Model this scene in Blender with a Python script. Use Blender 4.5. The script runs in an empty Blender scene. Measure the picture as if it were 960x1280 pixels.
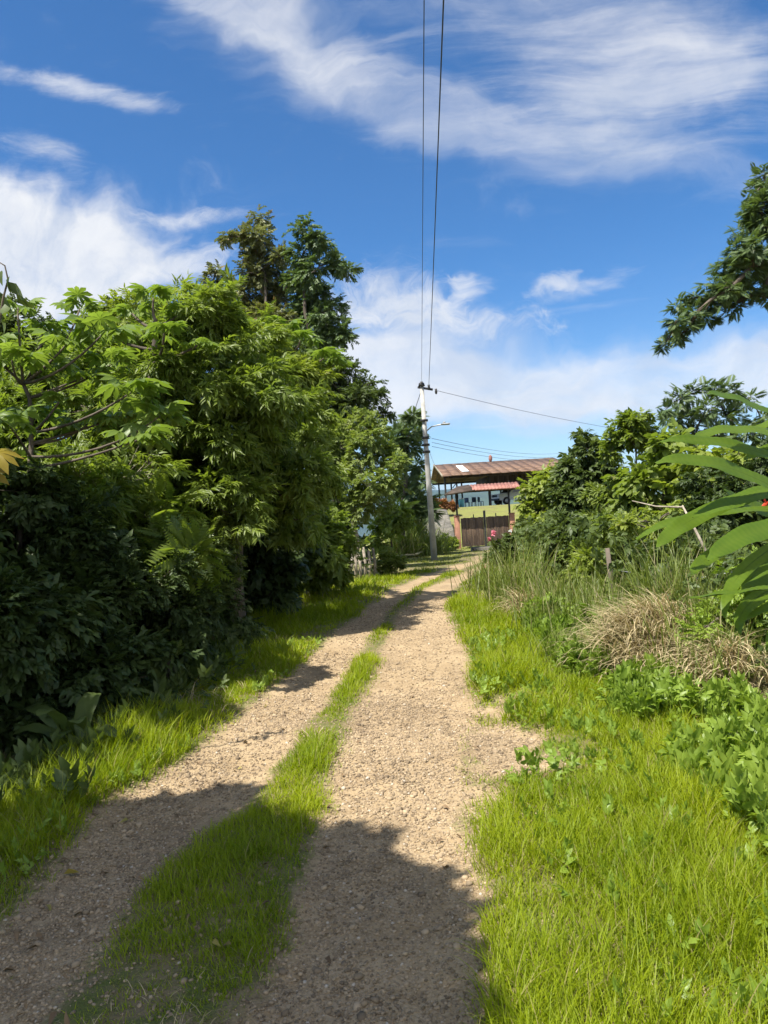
import bpy, math, numpy as np
from mathutils import Vector
R = np.random.default_rng(7)
sc = bpy.context.scene
COL = sc.collection
F = 961.0; ROLL = math.radians(3.5); CR, SR = math.cos(ROLL), math.sin(ROLL)
EYE = 1.6

# ------------------------------------------------------------------ camera maths
def tan_uv(px, py):
    u, v = px - 480.0, 640.0 - py
    return (u*CR + v*SR)/F, (-u*SR + v*CR)/F
def P(px, py, d):
    tu, tv = tan_uv(px, py)
    return np.array((tu*d, d, EYE + tv*d))

# ------------------------------------------------------------------ noise
def vnoise(x, y, seed=0):
    x = np.asarray(x, float); y = np.asarray(y, float)
    xi = np.floor(x).astype(np.int64); yi = np.floor(y).astype(np.int64)
    fx = x - xi; fy = y - yi
    fx = fx*fx*(3-2*fx); fy = fy*fy*(3-2*fy)
    def h(a, b):
        n = (a*374761393 + b*668265263 + seed*974634777) & 0x7fffffff
        n = ((n ^ (n >> 13))*1274126177) & 0x7fffffff
        return ((n ^ (n >> 16)) & 0xffff)/65535.0
    return (h(xi, yi)*(1-fx) + h(xi+1, yi)*fx)*(1-fy) + (h(xi, yi+1)*(1-fx) + h(xi+1, yi+1)*fx)*fy
def fbm(x, y, s, octv=4, seed=0):
    v = 0; a = 1; t = 0
    for i in range(octv):
        v = v + a*vnoise(np.asarray(x)*s, np.asarray(y)*s, seed+i*17); t += a; a *= .5; s *= 2.03
    return v/t - .5
def sstep(a, b, x):
    t = np.clip((np.asarray(x, float)-a)/(b-a), 0, 1); return t*t*(3-2*t)

# ------------------------------------------------------------------ terrain
def ground_base(x, y):
    x = np.asarray(x, float); y = np.asarray(y, float)
    z = -np.clip(y-15, 0, 27)*0.022
    z = z + sstep(41.5, 58, y)*2.2*sstep(1.0, 3.2, x - (y-41)*.05)       # rise to the pavilion lawn
    lx = -3.2 + np.clip(y-14, 0, 40)*0.11
    z = z - np.clip(lx - x, 0, 60)*0.22*sstep(10, 22, y)                  # falls away beyond the left hedge
    z = z + 0.22*sstep(1.9, 3.2, x)*sstep(34, 12, y)*sstep(1.5, 4, y)     # low bank on the right
    z = z - sstep(95, 420, y)*88 - sstep(60, 420, np.abs(x))*70*sstep(-60, 30, y)
    z = np.maximum(z, -92)
    return z
EDGES = [
 [(0,1144),(123,1008),(200,976),(250,935),(330,875),(400,812),(445,772),(490,738),(530,720),(562,709),(590,702)],
 [(65,1260),(129,1189),(220,1079),(290,1021),(323,976),(385,900),(430,850),(458,800),(482,768),(515,738),(550,722),(580,711),(603,703)],
 [(290,1262),(349,1176),(366,1092),(392,1021),(418,963),(448,880),(474,830),(490,790),(505,762),(530,738),(560,724),(588,713),(610,705)],
 [(612,1280),(604,1144),(588,1040),(590,960),(592,880),(585,815),(562,775),(556,755),(570,734),(592,720),(615,709)],
]
ES = []
for e in EDGES:
    pts = []
    for px, py in e:
        tu, tv = tan_uv(px, py); d = EYE/-tv
        for _ in range(20):
            d = .5*d + .5*(EYE - float(ground_base(tu*d, d)))/-tv
        pts.append((d, tu*d))
    pts.sort(); a = np.array(pts); ES.append(a)
def edge(i, y):
    a = ES[i]; y = np.asarray(y, float)
    r = np.interp(y, a[:, 0], a[:, 1])
    lo = y < a[0, 0]
    k = [0.10, 0.02, 0.0, 0.02][i]
    return np.where(lo, a[0, 1] - (a[0, 0]-y)*k, np.where(y > a[-1, 0], a[-1, 1] + (y-a[-1, 0])*.12, r))
def track_mask(x, y):
    """1 on the two bare wheel tracks, 0 on grass"""
    w = fbm(x, y, 1.9, 5, 3)*(.13 + .22*sstep(7, 4, y)); s = .14 + .005*y
    a = [edge(i, y) for i in range(4)]
    m1 = sstep(-s, s, x - a[0] + w)*sstep(-s, s, a[1] - x + w)
    m2 = sstep(-s, s, x - a[2] + w)*sstep(-s, s, a[3] - x + w)
    # bare patch creeping into the right verge
    bx = x - (a[3]+.12); by = y - 5.0
    m3 = sstep(1.25, .1, np.sqrt((bx/.42)**2 + ((by-.2)/1.5)**2) + fbm(x, y, 2.8, 4, 9)*2.6)
    end = sstep(33, 25, y)
    return np.maximum(np.maximum(m1, m2), m3*.85)*end
def ground_z(x, y):
    x = np.asarray(x, float); y = np.asarray(y, float)
    m = track_mask(x, y)
    near = sstep(60, 20, y)*sstep(30, 10, np.abs(x))
    z = ground_base(x, y) - .035*m*near + fbm(x, y, .5, 3, 21)*.10*near + fbm(x, y, 3.2, 3, 33)*.03*near
    return z
def gz(x, y): return float(ground_z(np.array([x]), np.array([y]))[0])

# ------------------------------------------------------------------ mesh helpers
def mesh_np(name, V, Q=None, T=None, mats=(), parent=None, attr=None, mi=None, smooth=False):
    V = np.asarray(V, np.float32)
    nq = 0 if Q is None else len(Q); nt = 0 if T is None else len(T)
    me = bpy.data.meshes.new(name)
    me.vertices.add(len(V)); me.vertices.foreach_set('co', V.ravel())
    idx = []
    if nq: idx.append(np.asarray(Q, np.int32).ravel())
    if nt: idx.append(np.asarray(T, np.int32).ravel())
    idx = np.concatenate(idx)
    me.loops.add(len(idx)); me.loops.foreach_set('vertex_index', idx)
    me.polygons.add(nq+nt)
    ls = np.concatenate([np.arange(nq)*4, nq*4 + np.arange(nt)*3]).astype(np.int32)
    me.polygons.foreach_set('loop_start', ls)
    me.polygons.foreach_set('loop_total', np.concatenate([np.full(nq, 4), np.full(nt, 3)]).astype(np.int32))
    if mi is not None: me.polygons.foreach_set('material_index', np.asarray(mi, np.int32))
    if smooth: me.polygons.foreach_set('use_smooth', np.ones(nq+nt, bool))
    if attr is not None:
        a = me.attributes.new('rnd', 'FLOAT', 'POINT'); a.data.foreach_set('value', np.asarray(attr, np.float32))
    for m in mats: me.materials.append(m)
    me.update(calc_edges=True)
    o = bpy.data.objects.new(name, me); COL.objects.link(o)
    if parent is not None:
        o.parent = parent
        off = Vector((0, 0, 0)); p_ = parent           # meshes are built in world space under an empty with no rotation
        while p_ is not None: off += p_.location; p_ = p_.parent
        o.location = -off
    return o
def tag(o, label=None, cat=None, group=None, kind=None):
    if label: o['label'] = label
    if cat: o['category'] = cat
    if group: o['group'] = group
    if kind: o['kind'] = kind
    return o
def thing(name, label, cat, loc, group=None):
    o = bpy.data.objects.new(name, None); COL.objects.link(o)
    o.location = Vector([float(c) for c in loc]); o.empty_display_size = .2
    return tag(o, label, cat, group)

class MB:
    """collects boxes, tubes and polygons into one mesh"""
    def __init__(s): s.V = []; s.Q = []; s.T = []; s.n = 0
    def add(s, V, Q=(), T=()):
        V = np.asarray(V, float).reshape(-1, 3)
        if len(Q): s.Q.append(np.asarray(Q, int).reshape(-1, 4) + s.n)
        if len(T): s.T.append(np.asarray(T, int).reshape(-1, 3) + s.n)
        s.V.append(V); s.n += len(V); return s
    def box(s, c, size, rz=0, bev=0.0, tilt=None):
        x, y, z = np.array(size)/2.0
        b = min(bev, x*.9, y*.9, z*.9)
        if b <= 0:
            v = np.array([(-x,-y,-z),(x,-y,-z),(x,y,-z),(-x,y,-z),(-x,-y,z),(x,-y,z),(x,y,z),(-x,y,z)])
            q = [(0,3,2,1),(4,5,6,7),(0,1,5,4),(1,2,6,5),(2,3,7,6),(3,0,4,7)]; t = []
        else:
            v = []; q = []; t = []
            idx = {}
            for i, sx in enumerate((-1, 1)):
                for j, sy in enumerate((-1, 1)):
                    for k, sz in enumerate((-1, 1)):
                        for a in range(3):
                            p = [sx*(x-b), sy*(y-b), sz*(z-b)]; p[a] = (sx*x, sy*y, sz*z)[a]
                            idx[(i, j, k, a)] = len(v); v.append(p)
            v = np.array(v)
            for a in range(3):
                o = [c for c in range(3) if c != a]
                for sgn in (0, 1):
                    ring = []
                    for (p1, p2) in ((0,0),(1,0),(1,1),(0,1)):
                        key = [0,0,0]; key[a] = sgn; key[o[0]] = p1; key[o[1]] = p2
                        ring.append(idx[tuple(key)+(a,)])
                    q.append(ring)
            for a in range(3):
                o = [c for c in range(3) if c != a]
                for p1 in (0, 1):
                    for p2 in (0, 1):
                        k0 = [0,0,0]; k0[o[0]] = p1; k0[o[1]] = p2; k1 = list(k0); k1[a] = 1
                        q.append([idx[tuple(k0)+(o[0],)], idx[tuple(k1)+(o[0],)], idx[tuple(k1)+(o[1],)], idx[tuple(k0)+(o[1],)]])
            for i in (0,1):
                for j in (0,1):
                    for k in (0,1): t.append([idx[(i,j,k,0)], idx[(i,j,k,1)], idx[(i,j,k,2)]])
        if tilt is not None:
            ca, sa = math.cos(tilt), math.sin(tilt); v = np.stack([v[:,0], v[:,1]*ca - v[:,2]*sa, v[:,1]*sa + v[:,2]*ca], 1)
        if rz:
            ca, sa = math.cos(rz), math.sin(rz); v = np.stack([v[:,0]*ca - v[:,1]*sa, v[:,0]*sa + v[:,1]*ca, v[:,2]], 1)
        return s.add(v + np.array(c, float), q, t)
    def tube(s, pts, rad, sides=6, cap=True):
        pts = np.asarray(pts, float); n = len(pts)
        rad = np.full(n, rad) if np.isscalar(rad) else np.asarray(rad, float)
        d = np.gradient(pts, axis=0); d /= np.linalg.norm(d, axis=1)[:, None] + 1e-9
        ref = np.array((0.31, .93, .2)) if abs(d[0][2]) > .7 else np.array((0, 0, 1.0))
        a = np.cross(d, ref); a /= np.linalg.norm(a, axis=1)[:, None] + 1e-9
        b = np.cross(d, a)
        th = np.arange(sides)*2*math.pi/sides
        v = pts[:, None] + (a[:, None]*np.cos(th)[None, :, None] + b[:, None]*np.sin(th)[None, :, None])*rad[:, None, None]
        v = v.reshape(-1, 3); i = np.arange(n-1)[:, None]*sides; k = np.arange(sides)[None]
        k2 = (k+1) % sides
        q = np.stack([i+k, i+k2, i+sides+k2, i+sides+k], -1).reshape(-1, 4)
        t = []
        if cap:
            c0 = len(v); v = np.vstack([v, pts[0], pts[-1]])
            t = [(c0, (j+1) % sides, j) for j in range(sides)] + [(c0+1, (n-1)*sides+j, (n-1)*sides+(j+1) % sides) for j in range(sides)]
        return s.add(v, q, t)
    def prism(s, poly, axis, a, b):
        """poly in the two other axes, extruded along axis from a to b"""
        n = len(poly); v = []
        for h in (a, b):
            for p in poly:
                w = list(p); w.insert(axis, h); v.append(w)
        q = [(i, (i+1) % n, n+(i+1) % n, n+i) for i in range(n)]
        t = [(0, i, i+1) for i in range(1, n-1)] + [(n, n+i+1, n+i) for i in range(1, n-1)]
        return s.add(v, q, t)
    def ball(s, c, r, n=8, m=6):
        v = []; c = np.array(c, float); r = np.array(r)*np.ones(3)
        for i in range(m+1):
            ph = math.pi*i/m
            for j in range(n):
                th = 2*math.pi*j/n
                v.append(c + r*np.array((math.sin(ph)*math.cos(th), math.sin(ph)*math.sin(th), math.cos(ph))))
        q = [(i*n+j, (i+1)*n+j, (i+1)*n+(j+1) % n, i*n+(j+1) % n) for i in range(m) for j in range(n)]
        return s.add(v, q)
    def build(s, name, mat, parent=None, smooth=False):
        V = np.vstack(s.V); Q = np.vstack(s.Q) if s.Q else None; T = np.vstack(s.T) if s.T else None
        return mesh_np(name, V, Q, T, [mat], parent, smooth=smooth)

# ------------------------------------------------------------------ materials
class NT:
    def __init__(s, tree): s.t = tree; s.n = tree.nodes; s.l = tree.links
    def node(s, typ, ins=None, **kw):
        n = s.n.new(typ)
        for k, v in kw.items(): setattr(n, k, v)
        for k, v in (ins or {}).items():
            if hasattr(v, 'is_output') or isinstance(v, bpy.types.NodeSocket): s.l.new(v, n.inputs[k])
            else: n.inputs[k].default_value = v
        return n
    def m(s, op, a, b=None, c=None, clamp=False):
        ins = {0: a}
        if b is not None: ins[1] = b
        if c is not None: ins[2] = c
        n = s.node('ShaderNodeMath', ins, operation=op); n.use_clamp = clamp
        return n.outputs[0]
    def mix(s, f, a, b, mode='MIX'):
        n = s.n.new('ShaderNodeMix'); n.data_type = 'RGBA'; n.blend_type = mode
        for i, v in ((0, f), (6, a), (7, b)):
            if isinstance(v, bpy.types.NodeSocket): s.l.new(v, n.inputs[i])
            else: n.inputs[i].default_value = v if i == 0 else (*v, 1) if len(v) == 3 else v
        return n.outputs[2]
    def noise(s, vec, scale, detail=3, rough=.55, dist=0):
        ins = {'Scale': scale, 'Detail': detail, 'Roughness': rough, 'Distortion': dist}
        if vec is not None: ins['Vector'] = vec
        return s.node('ShaderNodeTexNoise', ins).outputs['Fac']
    def ss(s, x, a, b):
        return s.node('ShaderNodeMapRange', {0: x, 1: a, 2: b}, interpolation_type='SMOOTHSTEP').outputs[0]
def new_mat(name):
    m = bpy.data.materials.new(name); m.use_nodes = True; m.node_tree.nodes.clear()
    t = NT(m.node_tree); out = t.node('ShaderNodeOutputMaterial'); return m, t, out
def rgb(*c): return (c[0], c[1], c[2], 1)
def leaf_mat(name, c1, c2, trans=.38, rough=.42, odd=None, oddamt=.04, tcol=(1.5, 1.55, .7), spec=.4):
    if name.startswith('leaf_'): c1 = tuple(v*1.22 for v in c1); c2 = tuple(v*1.28 for v in c2)
    m, t, out = new_mat(name)
    r = t.node('ShaderNodeAttribute', attribute_name='rnd').outputs['Fac']
    pos = t.node('ShaderNodeNewGeometry').outputs['Position']
    n = t.noise(pos, .9, 2)
    f = t.m('ADD', t.m('MULTIPLY', r, .7), t.m('MULTIPLY', t.m('SUBTRACT', n, .35), .9), clamp=True)
    c = t.mix(f, c1, c2)
    if odd: c = t.mix(t.ss(r, 1-oddamt-.01, 1-oddamt+.01), c, odd)
    p = t.node('ShaderNodeBsdfPrincipled', {'Base Color': c, 'Roughness': rough, 'Specular IOR Level': spec})
    tc = t.mix(1.0, c, tcol, 'MULTIPLY')
    tr = t.node('ShaderNodeBsdfTranslucent', {'Color': tc})
    mx = t.node('ShaderNodeMixShader', {0: trans, 1: p.outputs[0], 2: tr.outputs[0]})
    t.l.new(mx.outputs[0], out.inputs[0]); return m
def surf_mat(name, c1, c2, scale=8, rough=.85, bump=.3, bscale=None, c3=None, metallic=0, stretch=None, spec=.3, dist=.02):
    m, t, out = new_mat(name)
    tc = t.node('ShaderNodeTexCoord').outputs['Object']
    if stretch: tc = t.node('ShaderNodeMapping', {0: tc, 'Scale': stretch}).outputs[0]
    n = t.noise(tc, scale, 5, .6); n2 = t.noise(tc, (bscale or scale*4), 4)
    c = t.mix(t.ss(n, .35, .65), c1, c2)
    if c3: c = t.mix(t.ss(n2, .55, .72), c, c3)
    b = t.node('ShaderNodeBump', {'Strength': bump, 'Distance': dist, 'Height': n2})
    p = t.node('ShaderNodeBsdfPrincipled', {'Base Color': c, 'Roughness': rough, 'Metallic': metallic, 'Specular IOR Level': spec, 'Normal': b.outputs[0]})
    t.l.new(p.outputs[0], out.inputs[0]); return m

M = {}
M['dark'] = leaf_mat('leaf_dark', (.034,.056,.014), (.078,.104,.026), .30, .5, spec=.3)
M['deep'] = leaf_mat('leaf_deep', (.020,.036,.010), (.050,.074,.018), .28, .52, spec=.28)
M['mid'] = leaf_mat('leaf_mid', (.080,.120,.015), (.150,.190,.032), .44, .46, odd=(.16,.17,.04))
M['bright'] = leaf_mat('leaf_bright', (.110,.150,.018), (.180,.215,.036), .42, .48, odd=(.20,.20,.05))
M['yellow'] = leaf_mat('leaf_yellow', (.10,.145,.028), (.155,.185,.045), .36, .5)
M['olive'] = leaf_mat('leaf_olive', (.075,.090,.030), (.13,.135,.055), .30, .5, odd=(.17,.11,.06), oddamt=.14)
M['feather'] = leaf_mat('leaf_feather', (.045,.080,.028), (.095,.130,.045), .30, .5)
M['palmate'] = leaf_mat('leaf_palmate', (.085,.135,.022), (.145,.195,.045), .44, .42)
M['heli'] = leaf_mat('leaf_banana', (.062,.112,.009), (.115,.170,.018), .48, .40)
M['autumn'] = leaf_mat('leaf_autumn', (.22,.14,.015), (.20,.18,.02), .4, .5)
M['litter'] = leaf_mat('leaf_dry', (.075,.048,.028), (.20,.135,.075), .15, .7, odd=(.26,.22,.06), oddamt=.10, spec=.2)
M['redleaf'] = leaf_mat('leaf_red', (.12,.035,.018), (.20,.10,.03), .3, .5)
M['weed'] = leaf_mat('leaf_weed', (.105,.165,.018), (.185,.25,.035), .40, .45)
M['grass'] = leaf_mat('grass_blade', (.105,.175,.006), (.360,.405,.014), .50, .5, odd=(.30,.26,.10), oddamt=.05, tcol=(1.45,1.45,.55), spec=.25)
M['lawn'] = leaf_mat('lawn_blade', (.15,.175,.03), (.24,.25,.05), .40, .6, odd=(.30,.26,.10), oddamt=.08, spec=.2)
M['reed'] = leaf_mat('reed_blade', (.115,.160,.026), (.20,.235,.050), .42, .5, odd=(.30,.27,.14), oddamt=.12)
M['straw'] = leaf_mat('straw_blade', (.33,.265,.14), (.54,.45,.27), .25, .7, odd=(.16,.20,.05), oddamt=.10, tcol=(1.1,1.05,.8), spec=.2)
M['bark'] = surf_mat('bark', (.065,.052,.038), (.13,.105,.08), 6, .9, .6, 30, stretch=(1,1,.25))
M['palebark'] = surf_mat('pale_bark', (.30,.26,.20), (.46,.42,.35), 7, .85, .5, 30, stretch=(1,1,.3))
M['stick'] = surf_mat('dead_wood', (.20,.17,.125), (.36,.31,.24), 12, .85, .4, 50)
M['concrete'] = surf_mat('concrete', (.30,.29,.265), (.40,.385,.355), 3, .85, .25, 40)
M['rustroof'] = surf_mat('rusty_sheet', (.095,.058,.040), (.175,.105,.068), .9, .8, .2, 3.2, c3=(.28,.18,.12))
M['tile'] = surf_mat('red_tile', (.22,.095,.072), (.32,.155,.12), 3, .7, .2, 20)
M['darkwood'] = surf_mat('dark_wood', (.040,.028,.020), (.075,.052,.036), 4, .7, .4, 30, stretch=(1,1,.15))
M['gatewood'] = surf_mat('gate_wood', (.050,.034,.024), (.105,.070,.045), 6, .65, .4, 30, stretch=(1,1,.12))
M['steel'] = surf_mat('dark_steel', (.035,.034,.034), (.055,.052,.05), 8, .5, .1, 40, metallic=.3)
M['galv'] = surf_mat('galvanised', (.42,.43,.43), (.52,.53,.53), 8, .45, .1, 40, metallic=.5)
M['brick'] = surf_mat('painted_brick', (.24,.115,.075), (.31,.155,.10), 5, .85, .3, 30)
M['white'] = surf_mat('white_paint', (.74,.75,.74), (.80,.80,.79), 5, .5, .05, 20)
M['skylight'] = surf_mat('skylight_sheet', (.72,.76,.78), (.80,.82,.82), 3, .5, .05, 20)
M['turq'] = surf_mat('turquoise_paint', (.16,.46,.50), (.22,.55,.58), 5, .5, .05, 20)
M['black'] = surf_mat('black_rubber', (.018,.018,.018), (.03,.03,.03), 10, .7, .1, 60)
M['bluegrey'] = surf_mat('blue_grey_plastic', (.05,.075,.12), (.07,.10,.15), 5, .5, .05, 20)
M['stone'] = surf_mat('slab_stone', (.085,.078,.062), (.16,.145,.115), 1.2, .9, .8, 6, c3=(.26,.24,.20), dist=.06)
M['pipe'] = surf_mat('pale_bamboo', (.40,.36,.20), (.52,.47,.30), 6, .7, .2, 30)
M['pink'] = leaf_mat('pink_petal', (.62,.16,.22), (.75,.32,.38), .35, .5, tcol=(1.1, 1, 1))
M['redflower'] = leaf_mat('red_bract', (.55,.04,.02), (.65,.10,.04), .3, .4, tcol=(1.1, .9, .9))
M['whiteflower'] = leaf_mat('white_petal', (.75,.75,.72), (.8,.8,.78), .3, .5, tcol=(1, 1, 1))
m, t, out = new_mat('wire_rubber')
t.l.new(t.node('ShaderNodeBsdfPrincipled', {'Base Color': rgb(.03,.03,.034), 'Roughness': .5}).outputs[0], out.inputs[0]); M['wire'] = m
m, t, out = new_mat('car_glass')
t.l.new(t.node('ShaderNodeBsdfPrincipled', {'Base Color': rgb(.015,.018,.02), 'Roughness': .06, 'Specular IOR Level': .7}).outputs[0], out.inputs[0]); M['glass'] = m

# gravelly earth of the lane
m, t, out = new_mat('gravel_earth')
pos = t.node('ShaderNodeNewGeometry').outputs['Position']
big = t.noise(pos, .7, 4); midn = t.noise(pos, 5, 5, .65); fine = t.noise(pos, 60, 4, .7)
vor = t.node('ShaderNodeTexVoronoi', {'Vector': pos, 'Scale': 95.0}); vor2 = t.node('ShaderNodeTexVoronoi', {'Vector': pos, 'Scale': 240.0})
c = t.mix(t.ss(midn, .3, .7), (.240,.168,.090), (.360,.265,.150))
c = t.mix(t.m('MULTIPLY', t.ss(big, .45, .7), .6), c, (.39,.292,.172))
c = t.mix(t.m('MULTIPLY', t.ss(fine, .45, .7), .5), c, (.115,.080,.047))
vc = t.node('ShaderNodeSeparateColor', {0: vor.outputs['Color']})
c = t.mix(t.m('MULTIPLY', t.ss(vc.outputs[0], .5, .9), .45), c, (.38,.295,.19))
gr = t.node('ShaderNodeAttribute', attribute_name='rnd').outputs['Fac']       # plant litter towards the grass
soil = t.mix(t.ss(midn, .38, .62), (.195,.150,.080), (.10,.115,.028)); soil = t.mix(t.m('MULTIPLY', t.ss(fine, .5, .7), .55), soil, (.07,.052,.03))
edge_ = t.ss(t.m('ADD', gr, t.m('MULTIPLY', t.m('SUBTRACT', t.noise(pos, 22, 4, .7), .5), 1.1)), .18, .72); c = t.mix(edge_, soil, c)
grease = t.noise(t.node('ShaderNodeMapping', {0: pos, 'Scale': (1.6, .35, 1)}).outputs[0], 1.3, 5, .6); c = t.mix(t.m('MULTIPLY', t.ss(grease, .50, .68), .45), c, (.135,.097,.060))
h = t.m('ADD', t.m('MULTIPLY', vor.outputs['Distance'], -.8), t.m('ADD', t.m('MULTIPLY', vor2.outputs['Distance'], -.4), t.m('MULTIPLY', fine, .6)))
b = t.node('ShaderNodeBump', {'Strength': .7, 'Distance': .006, 'Height': h})
t.l.new(t.node('ShaderNodeBsdfPrincipled', {'Base Color': c, 'Roughness': .92, 'Specular IOR Level': .2, 'Normal': b.outputs[0]}).outputs[0], out.inputs[0]); M['lane'] = m
# grassy ground sheet
m, t, out = new_mat('grassy_ground')
pos = t.node('ShaderNodeNewGeometry').outputs['Position']
n1 = t.noise(pos, 1.1, 4); n2 = t.noise(pos, 14, 5, .65); n3 = t.noise(pos, .05, 3)
n4 = t.noise(pos, 70, 4, .7)
c = t.mix(t.ss(n2, .40, .62), (.20,.155,.085), (.095,.120,.026))
c = t.mix(t.m('MULTIPLY', t.ss(n1, .45, .7), .5), c, (.27,.205,.12))
c = t.mix(t.m('MULTIPLY', t.ss(n4, .5, .7), .6), c, (.07,.055,.03))
yy = t.node('ShaderNodeSeparateXYZ', {0: pos}).outputs[1]
c = t.mix(t.m('MULTIPLY', t.ss(yy, 24, 30), t.ss(n1, .25, .6)), c, (.175,.185,.050))
c = t.mix(t.ss(yy, 100, 200), c, (.035,.065,.022))
b = t.node('ShaderNodeBump', {'Strength': .9, 'Distance': .02, 'Height': t.m('ADD', n2, n4)})
t.l.new(t.node('ShaderNodeBsdfPrincipled', {'Base Color': c, 'Roughness': .95, 'Specular IOR Level': .15, 'Normal': b.outputs[0]}).outputs[0], out.inputs[0]); M['ground'] = m
M['pebble'] = leaf_mat('pebble_stone', (.100,.072,.045), (.43,.325,.20), 0.0, .85, odd=(.42,.36,.28), oddamt=.02, spec=.25)
M['mount'] = surf_mat('forest_slope', (.022,.040,.018), (.045,.07,.03), .004, .95, .5, .02)
m, t, out = new_mat('lake_water')
t.l.new(t.node('ShaderNodeBsdfPrincipled', {'Base Color': rgb(.03,.06,.07), 'Roughness': .12, 'Specular IOR Level': .5}).outputs[0], out.inputs[0]); M['lake'] = m

# ------------------------------------------------------------------ ground, lane, lake, mountains
def graded(lo, hi, step, fine_lo, fine_hi, grow):
    a = list(np.arange(fine_lo, fine_hi, step)); s = step
    while a[-1] < hi: s *= grow; a.append(a[-1]+s)
    b = []; s = step; c = fine_lo
    while c > lo: s *= grow; c -= s; b.append(c)
    return np.array(b[::-1] + a)
def grid(xs, ys):
    X, Y = np.meshgrid(xs, ys); nx, ny = len(xs), len(ys)
    i = np.arange(ny-1)[:, None]*nx + np.arange(nx-1)[None]
    return X.ravel(), Y.ravel(), np.stack([i, i+1, i+1+nx, i+nx], -1).reshape(-1, 4)
xs = graded(-9000, 9000, .06, -4, 4, 1.12); ys = graded(-400, 14000, .06, 1.2, 9, 1.04)
X, Y, Q = grid(xs, ys)
Z = ground_z(X, Y)
g = mesh_np('ground', np.stack([X, Y, Z], 1), Q, None, [M['ground']], smooth=True); tag(g, 'grassy hilltop ground running out to the valley', 'ground', kind='structure')
# lane sheet
sv = np.linspace(0, 1, 120); tv = np.concatenate([np.arange(1.2, 8, .035), np.arange(8, 16, .08), np.arange(16, 34, .2)])
S, Yl, Q = grid(sv, tv)
xl = edge(0, Yl) - .55; xr = np.maximum(edge(3, Yl) + .95, xl+.2)
Xl = xl + (xr-xl)*S
mk = track_mask(Xl, Yl)
Zl = ground_z(Xl, Yl) + .016 + (fbm(Xl, Yl, 9, 3, 41)*.022 + fbm(Xl, Yl, 30, 2, 43)*.008)*sstep(12, 5, Yl) - .05*sstep(.05, 0, S) - .05*sstep(.95, 1, S)
lane = mesh_np('dirt_road', np.stack([Xl, Yl, Zl], 1), Q, None, [M['lane']], attr=mk, smooth=True); tag(lane, 'two bare gravelly wheel tracks of the country lane', 'dirt road', kind='structure')
def lane_z(x, y):
    return ground_z(x, y) + .016
lake = MB().add([(-9000,500,-78),(9000,500,-78),(9000,9000,-78),(-9000,9000,-78)], [(0,1,2,3)]).build('lake_water', M['lake']); tag(lake, 'pale lake in the valley far below', 'lake', kind='structure')
mx = np.linspace(-6500, 6500, 150); my = np.linspace(4300, 8500, 40)
X, Y, Q = grid(mx, my)
ridge = 100 + 130*np.exp(-((X+350)/420)**2) + 60*np.exp(-((X-1900)/900)**2) + 160*np.exp(-((X+2600)/1200)**2)
prof = sstep(4300, 5300, Y)
Z = -85 + prof*(ridge*1.0+85)*(1 + fbm(X, Y, .0012, 5, 5)*.55) + sstep(5300, 8000, Y)*60
mt = mesh_np('mountains', np.stack([X, Y, Z], 1), Q, None, [M['mount']], smooth=True); tag(mt, 'blue hazy wooded mountains beyond the lake', 'mountains', kind='structure')

# ------------------------------------------------------------------ foliage machinery
def leaf8(w, fold=.18, droop=.25, taper=(.55, 1.0)):
    """leaf along +y of length 1; returns V,Q,T"""
    z = lambda y: -droop*y*y
    a, b = .30, .66
    V = [(0,0,0), (-w*taper[1]*.5,a,z(a)+fold*w), (0,a,z(a)), (w*taper[1]*.5,a,z(a)+fold*w),
         (-w*taper[0]*.62,b,z(b)+fold*w*.6), (0,b,z(b)), (w*taper[0]*.62,b,z(b)+fold*w*.6), (0,1,z(1))]
    return np.array(V, float), np.array([(1,2,5,4),(2,3,6,5)]), np.array([(0,2,1),(0,3,2),(4,5,7),(5,6,7)])
def leaf4(w, fold=.2, droop=.15):
    V = [(0,0,0), (-w*.5,.45,fold*w), (w*.5,.45,fold*w), (0,1,-droop)]
    return np.array(V, float), np.zeros((0,4), int), np.array([(0,3,1),(0,2,3)])
def basis(d, up):
    d = d/np.linalg.norm(d, axis=-1, keepdims=True)
    x = np.cross(d, up); x /= np.linalg.norm(x, axis=-1, keepdims=True) + 1e-9
    z = np.cross(x, d)
    return np.stack([x, d, z], -1)               # columns
def inst(tpl, pos, rot, sc_):
    V, Qt, Tt = tpl[:3]; n = len(V); m = len(pos)
    W = np.einsum('mij,nj->mni', rot, V)*np.asarray(sc_).reshape(-1, 1, 1) + pos[:, None]
    off = (np.arange(m)*n)[:, None, None]
    Q = (Qt[None] + off).reshape(-1, 4); T = (Tt[None] + off).reshape(-1, 3)
    return W.reshape(-1, 3), Q, T
def merge(parts):
    V = []; Q = []; T = []; n = 0
    for v, q, t in parts:
        V.append(v); Q.append(q+n); T.append(t+n); n += len(v)
    return np.vstack(V), np.vstack(Q), np.vstack(T)
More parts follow.
